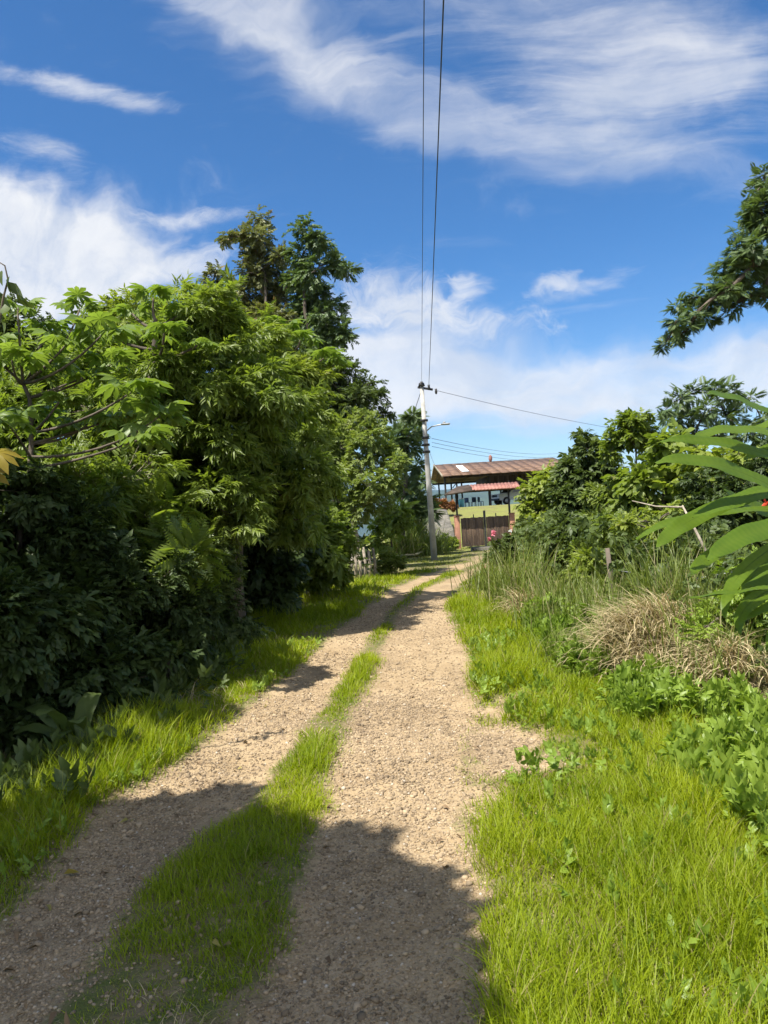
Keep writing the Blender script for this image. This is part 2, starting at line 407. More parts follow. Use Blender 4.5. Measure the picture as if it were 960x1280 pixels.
def spray(kind, rng):
    """a twig with leaves, of length about 1 along +y, leaf tops up +z"""
    parts = []
    def put(tpl, p, d, up, s):
        parts.append(inst(tpl, np.array([p], float), basis(np.array([d], float), np.array([up], float)), [s]))
    if kind in ('lance', 'broad', 'small', 'lobed'):
        n, ln, w, tp = {'lance': (9, .62, .22, leaf8(.24, .22, .30)), 'broad': (7, .55, .5, leaf8(.52, .16, .25)),
                    'small': (12, .30, .5, leaf4(.55)), 'lobed': (6, .6, .6, leaf8(.6, .1, .35, (.9, .9)))}[kind]
        for i in range(n):
            f = (i+.6)/n; s = 1 if i % 2 else -1
            a = math.radians(rng.uniform(30, 75))*(1-.5*f)
            d = (s*math.sin(a), math.cos(a), rng.uniform(-.55, .25))
            put(tp, (0, f*.75, -.15*f*f), d, (rng.uniform(-.4, .4), rng.uniform(-.3, .3), 1), ln*rng.uniform(.7, 1.15))
    elif kind == 'pinnate':
        n = 11; tp = leaf4(.34, .1, .05)
        for i in range(n):
            f = (i+1)/n
            for s in (-1, 1):
                d = (s*1.0, .55, -.25); put(tp, (0, f, -.22*f*f), d, (0, .1, 1), (.34*math.sin(math.pi*(.12+.86*f)**.8)+.06)*rng.uniform(.85, 1.1))
    elif kind == 'palmate':
        n = 9; tp = leaf8(.30, .15, .40, (.95, .75))
        for i in range(n):
            a = (i-(n-1)/2)/n*2*math.pi*.93
            d = (math.sin(a), math.cos(a), -.15); put(tp, (0, .55, 0), d, (0, 0, 1), (.55 if abs(a) < 2 else .42)*rng.uniform(.9, 1.1))
        v, q, t = (np.array([(-.012,0,0),(.012,0,0),(.012,.55,0),(-.012,.55,0)], float), np.array([(0,1,2,3)]), np.zeros((0,3), int)); parts.append((v, q, t))
    elif kind == 'whorl':
        n = 9; tp = leaf8(.36, .16, .35)
        for i in range(n):
            a = i*2.4; e = .25 + .5*(i/n)
            d = (math.cos(a)*e*1.6, .5+.2*rng.uniform(-1, 1), math.sin(a)*e*1.6)
            put(tp, (0, .25, 0), d, (rng.uniform(-.2,.2), 0, 1), .75*rng.uniform(.8, 1.1))
    elif kind == 'tuft':
        n = 12; tp = leaf4(.12, .1, .5)
        for i in range(n):
            a = rng.uniform(0, 6.28); d = (math.cos(a)*.6, 1, math.sin(a)*.6); put(tp, (0, 0, 0), d, (0, 0, 1), rng.uniform(.7, 1.2))
    return merge(parts)
TPL = {k: [spray(k, np.random.default_rng(s)) for s in range(4)] for k in ('lance','broad','small','lobed','pinnate','palmate','whorl','tuft')}

def place_sprays(kind, pos, d, up, size, rng, sort=True):
    parts = []; rn = []
    sel = rng.integers(0, 4, len(pos))
    nl = {'lance': 9, 'broad': 7, 'small': 12, 'lobed': 6, 'pinnate': 22, 'palmate': 9, 'whorl': 9, 'tuft': 12}[kind]
    B = basis(d, up)
    for k in range(4):
        s = sel == k
        if not s.any(): continue
        tp = TPL[kind][k]; parts.append(inst(tp, pos[s], B[s], size[s]))
        base = rng.random(s.sum())
        per = np.repeat(base, len(tp[0]))
        vpl = max(1, len(tp[0])//nl)
        lf = np.repeat(rng.random((s.sum()*len(tp[0]))//vpl + 2), vpl)[:len(per)]
        rn.append(per*.45 + lf*.55)
    V, Q, T = merge(parts)
    return V, Q, T, np.concatenate(rn)

def crown_points(clusters, dens, rng, lumps=12, fill=.14, squash=.8):
    """clusters: (n,4) centre+radius. dens = sprays per m2 of lump surface"""
    pos = []; out = []
    for c in clusters:
        c = np.asarray(c, float); r = c[3]
        L = max(4, int(lumps))
        dirs = rng.normal(size=(L, 3)); dirs[:, 2] += .25; dirs /= np.linalg.norm(dirs, axis=1)[:, None]
        lc = c[:3] + dirs*r*rng.uniform(.40, 1.0, (L, 1))*np.array((1, 1, squash)); lr = r*rng.uniform(.18, .42, L)
        for j in range(L):
            n = max(3, int(dens*4*math.pi*lr[j]**2))
            q = rng.normal(size=(n, 3)); q /= np.linalg.norm(q, axis=1)[:, None]
            q *= rng.random((n, 1))**.45
            p = lc[j] + q*lr[j]*np.array((1, 1, .8))
            pos.append(p); o = q*.9 + dirs[j]*.7; out.append(o)
        n = int(dens*fill*4*math.pi*r*r)
        if n:
            q = rng.normal(size=(n, 3)); q /= np.linalg.norm(q, axis=1)[:, None]; q *= rng.random((n, 1))**.33
            pos.append(c[:3] + q*r*.8); out.append(q)
    return np.vstack(pos), np.vstack(out)
def crown(name, clusters, kind, dens, size, mat, parent, seed=1, droop=.25, lumps=13, upw=.8, fill=.14, groundclip=True, shoots=2.2):
    rng = np.random.default_rng(seed)
    pos, o = crown_points(clusters, dens, rng, lumps, fill)
    if shoots:
        for c in clusters:
            for _ in range(rng.poisson(shoots)):
                dv = rng.normal(size=3) + np.array((0, 0, .6)); dv /= np.linalg.norm(dv); L = c[3]*rng.uniform(.5, 1.1); n = max(3, int(L/size*4.5)); q = np.linspace(0, 1, n)[:, None]
                pos = np.vstack([pos, np.asarray(c[:3]) + dv*c[3]*.75 + dv*L*q + np.array((0, 0, -.35))*L*q*q + rng.normal(size=(n, 3))*.03*L]); o = np.vstack([o, np.repeat(dv[None], n, 0) + rng.normal(size=(n, 3))*.5])
    if groundclip:
        k = pos[:, 2] > ground_z(pos[:, 0], pos[:, 1]) + .04; pos = pos[k]; o = o[k]
    n = len(pos)
    d = o + rng.normal(size=(n, 3))*.45; d[:, 2] = d[:, 2]*.7 - droop
    up = np.array((0, 0, upw)) + o*.35 + rng.normal(size=(n, 3))*.33
    V, Q, T, rn = place_sprays(kind, pos, d, up, size*rng.uniform(.7, 1.25, n), rng)
    return mesh_np(name, V, Q, T, [mat], parent, attr=rn)
def limbs(name, base, clusters, r0, mat, parent, seed=1, top=None, wob=.08, twigs=5, trunk_frac=.55, sides=7, minr=.008):
    rng = np.random.default_rng(seed); b = MB()
    C = np.asarray(clusters, float); base = np.asarray(base, float)
    if top is None:
        ctr = C[:, :3].mean(0); zmin = C[:, 2].min(); top = np.array((ctr[0], ctr[1], max(C[:, 2].max() - C[:, 3].mean()*.3, base[2]+.3)))
    top = np.asarray(top, float); L = np.linalg.norm(top-base)
    n = 10; tt = np.linspace(0, 1, n)[:, None]
    tr = base + (top-base)*tt + np.cumsum(rng.normal(size=(n, 3))*wob*L*.12, 0)*np.array((1, 1, .1))*np.minimum(1, tt*3)
    rad = r0*(1 - .75*tt[:, 0]); rad[0] *= 1.35
    b.tube(tr, rad, sides+2)
    nodes = [tuple(p) for p in tr[3:]]; par = {}; nt = len(nodes)
    order = sorted(range(len(C)), key=lambda k: min(np.linalg.norm(C[k, :3]-np.array(p)) for p in nodes[:nt]))
    for k in order:
        c = C[k, :3]; A = np.array(nodes)
        cost = np.linalg.norm(A-c, axis=1) + .7*np.maximum(0, A[:, 2]-c[2]+.1) + np.where(np.arange(len(A)) < nt, .1*L*np.abs(np.arange(len(A))/nt-.5), 0)
        par[k] = (int(np.argmin(cost)), len(nodes)); nodes.append(tuple(c))
    desc = np.ones(len(nodes))
    for k in reversed(order): desc[par[k][0]] += desc[par[k][1]]
    lrad = lambda n: float(np.clip(minr*1.15*np.sqrt(desc[n])*1.5, minr, r0*.55))
    for k in order:
        pi_, ni = par[k]; c = C[k]; st = np.array(nodes[pi_]); e = c[:3]
        mm = st*.5 + e*.5 + np.array((0, 0, .10*np.linalg.norm(e-st))) + rng.normal(size=3)*(.07+wob*.3)*np.linalg.norm(e-st)
        q = np.linspace(0, 1, 7)[:, None]; pts = st*(1-q)**2 + 2*mm*q*(1-q) + e*q*q
        ra = lrad(ni); rs = min(ra*1.25, lrad(pi_) if pi_ >= nt else r0*.6); b.tube(pts, np.linspace(max(rs, ra), ra*.8, 7), sides, cap=False)
        for _ in range(twigs):
            dv = rng.normal(size=3); dv[2] = abs(dv[2])*.6; dv /= np.linalg.norm(dv); a = pts[rng.integers(3, 7)]
            ee = e + dv*c[3]*.9; m2 = (a+ee)/2 + rng.normal(size=3)*.10*c[3]
            pp = a*(1-q)**2 + 2*m2*q*(1-q) + ee*q*q
            b.tube(pp[::2], np.linspace(ra*.5, minr*.25, 4), 4, cap=False)
    return b.build(name, mat, parent, smooth=True)
def plant(name, label, cat, d, blobs, base, kind, size, mat, seed, cover=1.6, bark='bark', r0=.06, group=None, parts=('trunk', 'crown'), dj=.5, top=None, **kw):
    """blobs: (px, py, radius px[, depth offset]); base: (px, [depth]) foot on the ground"""
    rng = np.random.default_rng(seed+1000); C = []; size = size*(.78 if kind == 'pinnate' else .64)
    for bl in blobs:
        dd = d + (bl[3] if len(bl) > 3 else rng.uniform(-dj, dj)); p = P(bl[0], bl[1], dd); r_ = bl[2]/F*dd; C.append((*p, max(r_*.45, r_ - .24*size)))
    bd = base[1] if len(base) > 1 else d
    bx = P(base[0], 700, bd)[0]; b = np.array((bx, bd, gz(bx, bd)))
    o = thing(name, label, cat, b, group)
    tk = {k: kw.pop(k) for k in ('wob', 'twigs') if k in kw}
    if top is not None: top = P(top[0], top[1], top[2] if len(top) > 2 else d)
    limbs(parts[0], b - np.array((0, 0, .08)), C, r0, M[bark], o, seed, top=top, **tk)
    crown(parts[1], C, kind, cover/(.35*size*size), size, M[mat], o, seed, **kw)
    return o

# ------------------------------------------------------------------ plants left of the lane
SF = ('stem', 'foliage')
LEFT = 'wild shrubs along the left side of the lane'
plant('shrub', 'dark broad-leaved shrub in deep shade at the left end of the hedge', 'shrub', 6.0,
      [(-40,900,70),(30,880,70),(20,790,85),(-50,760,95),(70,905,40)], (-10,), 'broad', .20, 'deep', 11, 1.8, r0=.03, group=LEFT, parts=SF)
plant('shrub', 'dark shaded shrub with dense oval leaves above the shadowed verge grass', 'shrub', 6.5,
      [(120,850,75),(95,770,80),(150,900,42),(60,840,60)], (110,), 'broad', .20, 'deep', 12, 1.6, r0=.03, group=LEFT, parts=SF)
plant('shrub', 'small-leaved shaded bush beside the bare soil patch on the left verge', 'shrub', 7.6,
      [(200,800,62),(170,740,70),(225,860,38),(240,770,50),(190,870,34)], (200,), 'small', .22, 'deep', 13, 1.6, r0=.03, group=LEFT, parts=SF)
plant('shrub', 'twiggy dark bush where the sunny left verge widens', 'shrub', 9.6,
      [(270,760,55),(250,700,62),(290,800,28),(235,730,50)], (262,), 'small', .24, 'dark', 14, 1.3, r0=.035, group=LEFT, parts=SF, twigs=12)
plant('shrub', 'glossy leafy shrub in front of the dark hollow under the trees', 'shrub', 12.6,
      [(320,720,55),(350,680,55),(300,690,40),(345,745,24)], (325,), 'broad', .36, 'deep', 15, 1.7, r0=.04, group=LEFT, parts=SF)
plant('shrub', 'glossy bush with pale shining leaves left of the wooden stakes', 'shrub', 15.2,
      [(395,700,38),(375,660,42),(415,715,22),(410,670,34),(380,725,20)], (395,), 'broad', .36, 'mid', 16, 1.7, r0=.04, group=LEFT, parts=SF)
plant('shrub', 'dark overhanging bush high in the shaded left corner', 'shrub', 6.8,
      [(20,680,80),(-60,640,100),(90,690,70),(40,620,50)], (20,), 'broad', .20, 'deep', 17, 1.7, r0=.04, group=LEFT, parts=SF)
plant('shrub', 'ferny shrub with long feathery sprays reaching over the hedge edge', 'shrub', 8.2,
      [(210,690,45,-.3),(180,650,50),(235,695,26,-.7),(150,680,50),(215,655,40)], (180,), 'pinnate', .50, 'mid', 18, 1.8, r0=.035, group=LEFT, parts=SF)
plant('shrub', 'thin twiggy shrub with sparse lit leaves under the palmate tree', 'shrub', 8.4,
      [(130,640,60),(90,600,60),(160,600,55),(120,720,55)], (120,), 'lance', .30, 'mid', 19, 1.0, r0=.03, bark='stick', group=LEFT, parts=SF, twigs=16)

# big lance-leaved tree
plant('leafy_tree', 'big bushy bright green tree with drooping narrow leaves', 'tree', 10.6,
      [(205,425,50),(255,405,48),(300,440,55),(240,480,75),(330,490,62),(200,520,70,-.4),(290,550,80,-.4),(365,545,52),
       (240,600,70),(345,610,62),(385,600,36),(160,470,55),(370,650,40),(290,640,60),(170,570,60),(385,500,30),(120,480,45)], (290,), 'lance', .29, 'mid', 21, 1.5, r0=.13, dj=1.0, droop=.32, lumps=15, fill=.10, shoots=5)
plant('leafy_tree', 'yellow-green tree top rising behind the drooping narrow-leaved tree', 'tree', 12.2,
      [(180,400,42),(225,390,40),(150,440,45),(280,415,34),(330,440,40),(375,480,36)], (230,), 'lance', .30, 'bright', 22, 1.5, r0=.13, dj=.5, droop=.3, shoots=4)

# skyline trees far left
SKY = 'dark trees on the left skyline'
plant('skyline_tree', 'dark rounded tree on the skyline below the big white cloud', 'tree', 17,
      [(20,415,38),(65,425,34),(-30,420,50),(40,450,50),(95,440,26)], (30, 17), 'small', .55, 'dark', 23, 1.8, r0=.16, group=SKY)
plant('skyline_tree', 'dark tree crown showing behind the tall palmate-leaved rosettes', 'tree', 18,
      [(140,400,30),(165,420,40),(120,430,32),(215,395,26),(245,400,26)], (160, 18), 'small', .55, 'dark', 24, 1.8, r0=.16, group=SKY)

plant('leafy_tree', 'narrow-leaved sapling crowns filling in behind the edge palmate tree', 'tree', 9.2, [(60,500,50),(120,510,50),(10,540,60),(70,560,55),(150,545,45),(-40,500,60),(30,470,40)], (70,), 'lance', .30, 'mid', 20, 1.4, r0=.06)
# palmate-leaved trees (open branches ending in leaf rosettes)
def rosette_tree(label, d, base, trunk, tips, size, seed, nleaf=8, mat='palmate', r0=.06):
    rng = np.random.default_rng(seed)
    bx = P(base, 700, d)[0]; b0 = np.array((bx, d, gz(bx, d) - .05))
    o = thing('palmate_tree', label, 'tree', b0)
    b = MB(); tr = [b0] + [P(px, py, d + dz) for px, py, dz in trunk]
    tr = np.array(tr); k = np.linspace(0, len(tr)-1, 14)
    tr = np.stack([np.interp(k, np.arange(len(tr)), tr[:, i]) for i in range(3)], 1) + rng.normal(size=(14, 3))*.012
    b.tube(tr, np.linspace(r0, r0*.45, 14), 8)
    pos = []; dr = []; up = []; sz = []
    for (px, py, dz, s) in tips:
        e = P(px, py, d+dz); dist = np.linalg.norm(tr-e, axis=1) + np.where(tr[:, 2] > e[2]-.15, 3, 0)
        st = tr[max(3, int(np.argmin(dist)))]
        q = np.linspace(0, 1, 9)[:, None]; m_ = (st+e)/2 + np.array((0, 0, -.10))*np.linalg.norm(e-st) + rng.normal(size=3)*.05
        b.tube(st*(1-q)**2 + 2*m_*q*(1-q) + e*q*q, np.linspace(r0*.42, r0*.22, 9), 6)
        ax = (e-m_)/np.linalg.norm(e-m_)
        for i in range(nleaf):
            a = i*2.4 + rng.uniform(-.4, .4); el = rng.uniform(-.25, .75)
            dd = np.array((math.cos(a), math.sin(a), el)) + ax*.3
            pos.append(e - ax*.05*i/nleaf); dr.append(dd); up.append(np.array((math.cos(a)*.25, math.sin(a)*.25, 1.0))); sz.append(size*s*rng.uniform(.75, 1.15))
    b.build('trunk', M['bark'], o, smooth=True)
    V, Q, T, rn = place_sprays('palmate', np.array(pos), np.array(dr), np.array(up), np.array(sz), rng)
    mesh_np('crown', V, Q, T, [M[mat]], o, attr=rn)
    return o
rosette_tree('open-branched tree with big drooping palmate leaves at the left edge', 7.0, 8, [(22,690,0),(38,590,0),(40,545,.1),(34,480,.1)],
   [(85,428,0,1),(128,418,-.2,1.05),(22,385,.2,.8),(165,490,-.3,1.1),(60,455,.3,.9),(15,450,-.2,1),(110,470,.2,.9),(178,548,-.5,.9),(10,530,-.4,1.1),(75,500,0,.8),(140,455,.4,.9),(-25,430,0,1.1),(55,410,.4,.8),(100,385,.5,.8),(200,520,-.2,.9),(45,520,.5,.9),(110,530,.3,1),(150,520,.3,.8)], .31, 31, 9, r0=.036)
rosette_tree('slender tree lifting palmate rosettes above the left hedge top', 9.4, 175, [(185,560,0),(190,440,0),(192,400,0)],
   [(192,372,0,1),(165,392,.2,.9),(225,392,.2,.9),(140,420,.1,1),(205,415,-.4,1),(250,430,-.3,.8)], .30, 32, 9)
rosette_tree('tall thin tree with palmate leaves in front of the dark twin trees', 13.0, 345, [(350,560,0),(352,470,0),(350,430,0)],
   [(350,412,0,1),(318,420,.3,.9),(298,408,.5,.9),(375,425,-.2,.9),(405,448,-.4,.9),(335,445,-.4,.9),(268,412,.3,.8),(420,455,0,.8)], .42, 33, 9, r0=.06)
# near dark vine tip against the cloud and a yellowing leaf
vt = thing('climbing_vine', 'thin dark climber tip with drooping leaves against the white cloud', 'vine', (P(-20,700,4.6)[0], 4.6, gz(P(-20,700,4.6)[0], 4.6)))
b = MB(); q = np.array([P(x, y, 4.6) for x, y in ((-22,760),(-18,620),(-12,500),(-4,420),(4,372),(10,350),(6,332),(-4,326))]); b.tube(q, np.linspace(.012, .003, 8), 5); b.build('stem', M['bark'], vt)
rng = np.random.default_rng(5)
pts = np.array([P(x, y, 4.6) for x, y in ((2,338),(10,352),(24,362),(20,368),(0,365),(12,345),(-8,390),(2,402),(-6,430),(6,380),(-10,450),(-6,345))])
V, Q, T = inst(leaf8(.5, .15, .4), pts, basis(rng.normal(size=(12,3))*.5 + np.array((.35, 0, -.9)), rng.normal(size=(12,3)) + np.array((0,-1,.5))), rng.uniform(.08, .13, 12))
mesh_np('foliage', V, Q, T, [M['dark']], vt, attr=rng.random(len(V)))
yl = thing('yellowing_leaf', 'large yellow-orange withering leaf hanging in the left hedge', 'leaf', P(20,575,4.9))
V, Q, T, rn = place_sprays('palmate', np.array([P(-35,560,4.9), P(-42,575,4.95)]), np.array([(1,-.1,-.25),(.9,.1,-.5)]), np.array([(.1,-.8,1),(0,-.9,.6)]), np.array([.30,.26]), rng)
mesh_np('blade', V, Q, T, [M['autumn']], yl, attr=rn)

# tall trees behind
TB = 'tall trees standing up behind the left hedge'
plant('tall_tree', 'tallest tree, spire-topped and hung with creepers', 'tree', 27,
      [(325,275,13),(322,298,20),(302,296,9),(284,296,9),(330,325,24),(318,345,22),(340,350,22),(345,378,24),(322,385,28),(352,320,9),(362,352,14),(305,372,18),(330,415,38),(300,410,34),(360,410,26)],
      (335, 27), 'small', .62, 'olive', 41, 1.75, r0=.17, group=TB, dj=1.0, lumps=15, top=(324,340), twigs=7)
plant('tall_tree', 'grey-brown leaning creeper-covered crown left of the tall spire', 'tree', 28,
      [(270,340,11),(264,358,15),(278,368,15),(285,352,12),(272,388,22),(295,398,24),(258,400,18),(280,425,30)],
      (290, 28), 'small', .55, 'olive', 42, 1.5, r0=.14, group=TB, dj=.8, lumps=14, top=(272,350), twigs=9)
plant('tall_tree', 'tall forked tree with a separate leafy tuft towards the wires', 'tree', 26,
      [(385,290,18),(398,302,16),(378,318,18),(408,312,12),(392,340,22),(375,350,20),(425,332,12),(436,338,10),(415,330,10),(390,372,26),(405,392,22),(380,395,26),(420,385,14),(418,418,17),(430,420,12),(395,425,24),(372,432,26),(430,412,9),(405,412,18)],
      (400, 26), 'small', .60, 'feather', 43, 1.8, r0=.18, group=TB, dj=1.0, lumps=15, top=(392,350), twigs=7)
plant('spreading_tree', 'dark spreading tree behind the yellow-green tree', 'tree', 23.5,
      [(400,465,32),(425,480,30),(445,500,24),(460,480,14),(470,505,14),(480,520,9),(410,510,36),(440,530,30),(385,500,28),(375,460,22),(452,492,18),(395,545,34),(420,455,14),(440,465,13),(472,492,9)],
      (410, 23.5), 'small', .52, 'dark', 44, 1.8, r0=.24, dj=.8)
yt = plant('crooked_tree', 'yellow-green fine-leaved tree with a pale crooked trunk', 'tree', 20,
      [(440,535,26),(462,548,24),(425,560,26),(450,575,28),(410,585,24),(480,570,22),(436,600,26),(462,605,26),(485,600,18),(415,610,18),(450,630,22),(475,630,18),(495,580,14),(470,535,16),(455,520,14),(405,565,16),(432,632,15)],
      (432, 20), 'small', .40, 'yellow', 45, 1.7, bark='palebark', r0=.085, dj=.9, top=(452,590), wob=.3, lumps=14)
plant('feathery_tree', 'blue-green tree with feathery sprays just left of the utility pole', 'tree', 33,
      [(517,521,9),(508,530,10),(520,540,8),(500,545,13),(490,555,14),(512,560,11),(500,575,15),(520,582,10),(508,598,15),(490,610,16),(524,604,10),(515,620,12),(526,632,11),(500,640,12),(538,625,6),(535,640,10)],
      (500, 33), 'pinnate', .70, 'feather', 46, 2.0, r0=.18, dj=1.2, top=(508,545))
plant('shrub', 'low dark thicket in the gap below the crooked tree', 'shrub', 22.5, [(395,640,30),(420,650,24),(402,672,30),(375,620,26),(430,668,14),(450,685,14)], (405, 22.5), 'broad', .5, 'deep', 47, 1.8, r0=.05, group=LEFT, parts=SF)
plant('shrub', 'shrub with emerald leaves on the slope edge beyond the fence stakes', 'shrub', 30, [(485,642,12),(500,640,12),(476,655,12),(492,662,14),(470,680,10),(508,650,10)], (488, 30), 'broad', .5, 'mid', 48, 1.8, r0=.05, parts=SF)
plant('shrub', 'clipped round yellow-green bush beside the wooden stakes', 'shrub', 21.5, [(485,700,14),(478,708,13),(494,706,12),(487,694,9),(500,700,7)], (487, 21.5), 'small', .26, 'bright', 49, 1.9, r0=.03, parts=SF, dj=.25)
plant('shrub', 'yellow-green bush tucked against the grey slab behind the pole', 'shrub', 35, [(516,644,7),(520,655,9),(512,662,8),(524,664,7),(518,634,5)], (518, 35), 'broad', .42, 'bright', 50, 1.7, r0=.04, parts=SF, dj=.3)
plant('shrub', 'fresh green bush between the utility pole and the brick gate pillar', 'shrub', 37.5, [(558,676,7),(565,680,6),(551,680,6),(557,683,7)], (558, 37.5), 'whorl', .50, 'bright', 51, 1.6, r0=.03, parts=SF, dj=.3)
plant('shrub', 'bush with reddish brown leaves in front of the pavilion', 'shrub', 52, [(527,629,5),(537,630,5.5),(547,629,5.5),(557,630,5),(566,632,4)], (548, 52), 'whorl', .55, 'redleaf', 52, 1.7, r0=.03, parts=SF, dj=.5)
# drooping mounds of grass left of the pole
def arching_clump(name, label, cat, c, n, length, width, mat, seed, group=None, flop=.9, part='blades', rad=.15, up=1.0, segs=5, dirbias=None):
    rng = np.random.default_rng(seed); o = thing(name, label, cat, c, group)
    V, Q, rn = blades(np.array(c) + np.stack([rng.normal(size=n)*rad, rng.normal(size=n)*rad, np.zeros(n)], 1), length*rng.uniform(.55, 1.15, n), width*rng.uniform(.7, 1.3, n), rng, flop, segs, up, dirbias)
    mesh_np(part, V, Q, None, [M[mat]], o, attr=rn); return o
def blades(base, L, W, rng, flop=.5, segs=4, up=1.0, dirbias=None):
    """ribbon blades that rise from base and arch over"""
    n = len(base); a = rng.uniform(0, 2*math.pi, n); out = np.stack([np.cos(a), np.sin(a), np.zeros(n)], 1)
    if dirbias is not None: out = out + np.array(dirbias); out /= np.linalg.norm(out, axis=1)[:, None] + 1e-6
    side = np.cross(out, (0, 0, 1.0)); tw = rng.normal(size=n)*.5
    side = side*np.cos(tw)[:, None] + out*np.sin(tw)[:, None]
    lean = np.abs(rng.normal(size=n))*.22*flop/.5 + .05; bend = rng.uniform(.3, 1.2, n)*flop*1.5
    pts = []; p = base.copy(); th = lean.copy(); ws = []
    for i in range(segs+1):
        pts.append(p.copy()); f = i/segs; ws.append(W*(1-f**2.2)*(.75+.5*min(f*3, .5)) + W*.04)
        th = th + bend/segs*(.4+1.2*f)
        p = p + (out*np.sin(th)[:, None] + np.array((0, 0, up))*np.cos(th)[:, None])*(L/segs)[:, None]
    pts = np.stack(pts, 1); ws = np.stack(ws, 1)[..., None]
    V = np.stack([pts - side[:, None]*ws*.5, pts + side[:, None]*ws*.5], 2).reshape(-1, 3)      # n,(segs+1),2
    k = np.arange(segs)*2; q = np.stack([k, k+1, k+3, k+2], -1); m_ = (segs+1)*2
    Q = (q[None] + (np.arange(n)*m_)[:, None, None]).reshape(-1, 4)
    return V, Q, np.repeat(rng.random(n), m_)
def on_ground(px, py):
    tu, tv = tan_uv(px, py); d = EYE/-tv
    for _ in range(25): d = .5*d + .5*(EYE - gz(tu*d, d))/-tv
    return np.array((tu*d, d, gz(tu*d, d)))
c = np.array((P(505,690,33)[0], 33, gz(P(505,690,33)[0], 33)))
arching_clump('drooping_grass_clump', 'tall drooping dark grass clump on the slope left of the pole', 'grass clump', c, 420, 2.1, .035, 'reed', 61, 'drooping grass clumps by the pole', 1.0, rad=.35)
c = np.array((P(527,690,35)[0], 35, gz(P(527,690,35)[0], 35)))
arching_clump('drooping_grass_clump', 'rounded straw-fringed grass mound directly behind the utility pole', 'grass clump', c, 700, 1.9, .035, 'reed', 62, 'drooping grass clumps by the pole', 1.15, rad=.55)

# undergrowth that fills the depth of the thickets
def undergrowth(name, label, pts, kind, size, mat, seed):
    rng = np.random.default_rng(seed); n = len(pts)
    d = rng.normal(size=(n, 3)); d[:, 2] -= .2
    V, Q, T, rn = place_sprays(kind, pts, d, np.array((0, 0, .9)) + rng.normal(size=(n, 3))*.4, size*rng.uniform(.7, 1.3, n), rng)
    o = mesh_np(name, V, Q, T, [M[mat]], attr=rn); tag(o, label, 'undergrowth', kind='stuff')
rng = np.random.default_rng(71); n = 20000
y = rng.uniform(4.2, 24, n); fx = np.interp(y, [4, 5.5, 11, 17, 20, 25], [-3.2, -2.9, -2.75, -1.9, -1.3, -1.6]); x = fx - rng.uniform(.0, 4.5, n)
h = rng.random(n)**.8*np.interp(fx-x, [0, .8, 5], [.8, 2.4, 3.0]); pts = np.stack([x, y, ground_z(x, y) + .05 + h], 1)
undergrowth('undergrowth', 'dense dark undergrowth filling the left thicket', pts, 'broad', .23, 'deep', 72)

# ------------------------------------------------------------------ plants right of the lane
RIGHT = 'wild shrubs along the right side of the lane'
plant('shrub', 'light green leafy bush crowding the right gate pillar', 'shrub', 24, [(672,612,18),(692,600,16),(676,640,22),(660,632,11),(664,655,14),(696,640,22),(704,618,14),(686,668,20),(662,678,12),(708,660,18),(680,592,8),(699,586,8)],
      (678, 24), 'broad', .46, 'bright', 101, 1.6, r0=.06, group=RIGHT, parts=SF)
plant('broadleaf_tree', 'dark bushy tree poking above the roof end of the pavilion', 'tree', 19, [(730,548,15),(738,562,16),(722,575,20),(748,585,20),(710,590,18),(735,605,26),(760,600,20),(720,630,26),(748,640,28),(770,620,22),(728,660,20),(705,610,14)],
      (738, 19), 'broad', .44, 'dark', 102, 1.7, r0=.10, top=(733,560))
plant('broadleaf_tree', 'small round-headed tree on a thin bare stem against the clouds', 'tree', 17, [(790,530,15),(776,540,15),(804,540,14),(790,548,14),(768,552,9),(812,550,9),(798,522,10),(780,524,9),(764,566,9)],
      (796, 17), 'broad', .36, 'mid', 103, 1.7, r0=.05, top=(791,540), dj=.25)
plant('broadleaf_tree', 'lobed-leaved young tree right of the round-headed tree', 'tree', 14.5, [(825,560,16),(845,570,18),(815,585,18),(838,600,22),(865,590,20),(800,605,20),(860,625,22),(780,600,12),(790,630,20),(822,630,22),(885,600,20),(850,548,10)],
      (832, 14.5), 'lobed', .40, 'mid', 104, 1.5, r0=.07)
plant('shrub', 'dense dark thicket bush under the leaning dead stick', 'shrub', 11.5, [(870,660,36),(905,640,40),(940,670,45),(840,680,30),(880,610,26),(930,610,36),(975,640,50),(905,690,32),(965,580,30)],
      (895, 11.5), 'small', .32, 'deep', 105, 1.7, r0=.05, group=RIGHT, parts=SF)
plant('shrub', 'fine-leaved green bush rising behind the pale fence post', 'shrub', 12.5, [(775,680,26),(800,665,26),(760,660,22),(815,695,26),(790,705,22),(745,690,20),(830,660,18),(725,690,16)],
      (785, 12.5), 'small', .30, 'mid', 106, 1.6, r0=.04, group=RIGHT, parts=SF)
plant('shrub', 'bright yellow-green low bush left of the pale fence post', 'shrub', 11, [(728,705,18),(742,700,14),(718,720,16),(735,725,18),(750,718,12)],
      (732, 11), 'broad', .22, 'bright', 107, 1.6, r0=.025, group=RIGHT, parts=SF, dj=.25)
plant('shrub', 'deep green bush between the reeds and the fine-leaved bush', 'shrub', 14, [(705,660,18),(715,690,20),(690,680,16),(700,705,16),(730,672,16)], (708, 14), 'broad', .3, 'dark', 108, 1.6, r0=.03, group=RIGHT, parts=SF)
plant('shrub', 'sprawling pale green weedy bush at the foot of the banana-like plant', 'shrub', 6.4, [(905,770,36),(945,750,45),(880,790,22),(935,800,34),(980,790,50),(985,720,50)], (935, 6.4), 'small', .22, 'weed', 109, 1.2, r0=.02, group=RIGHT, parts=SF, dj=.25)
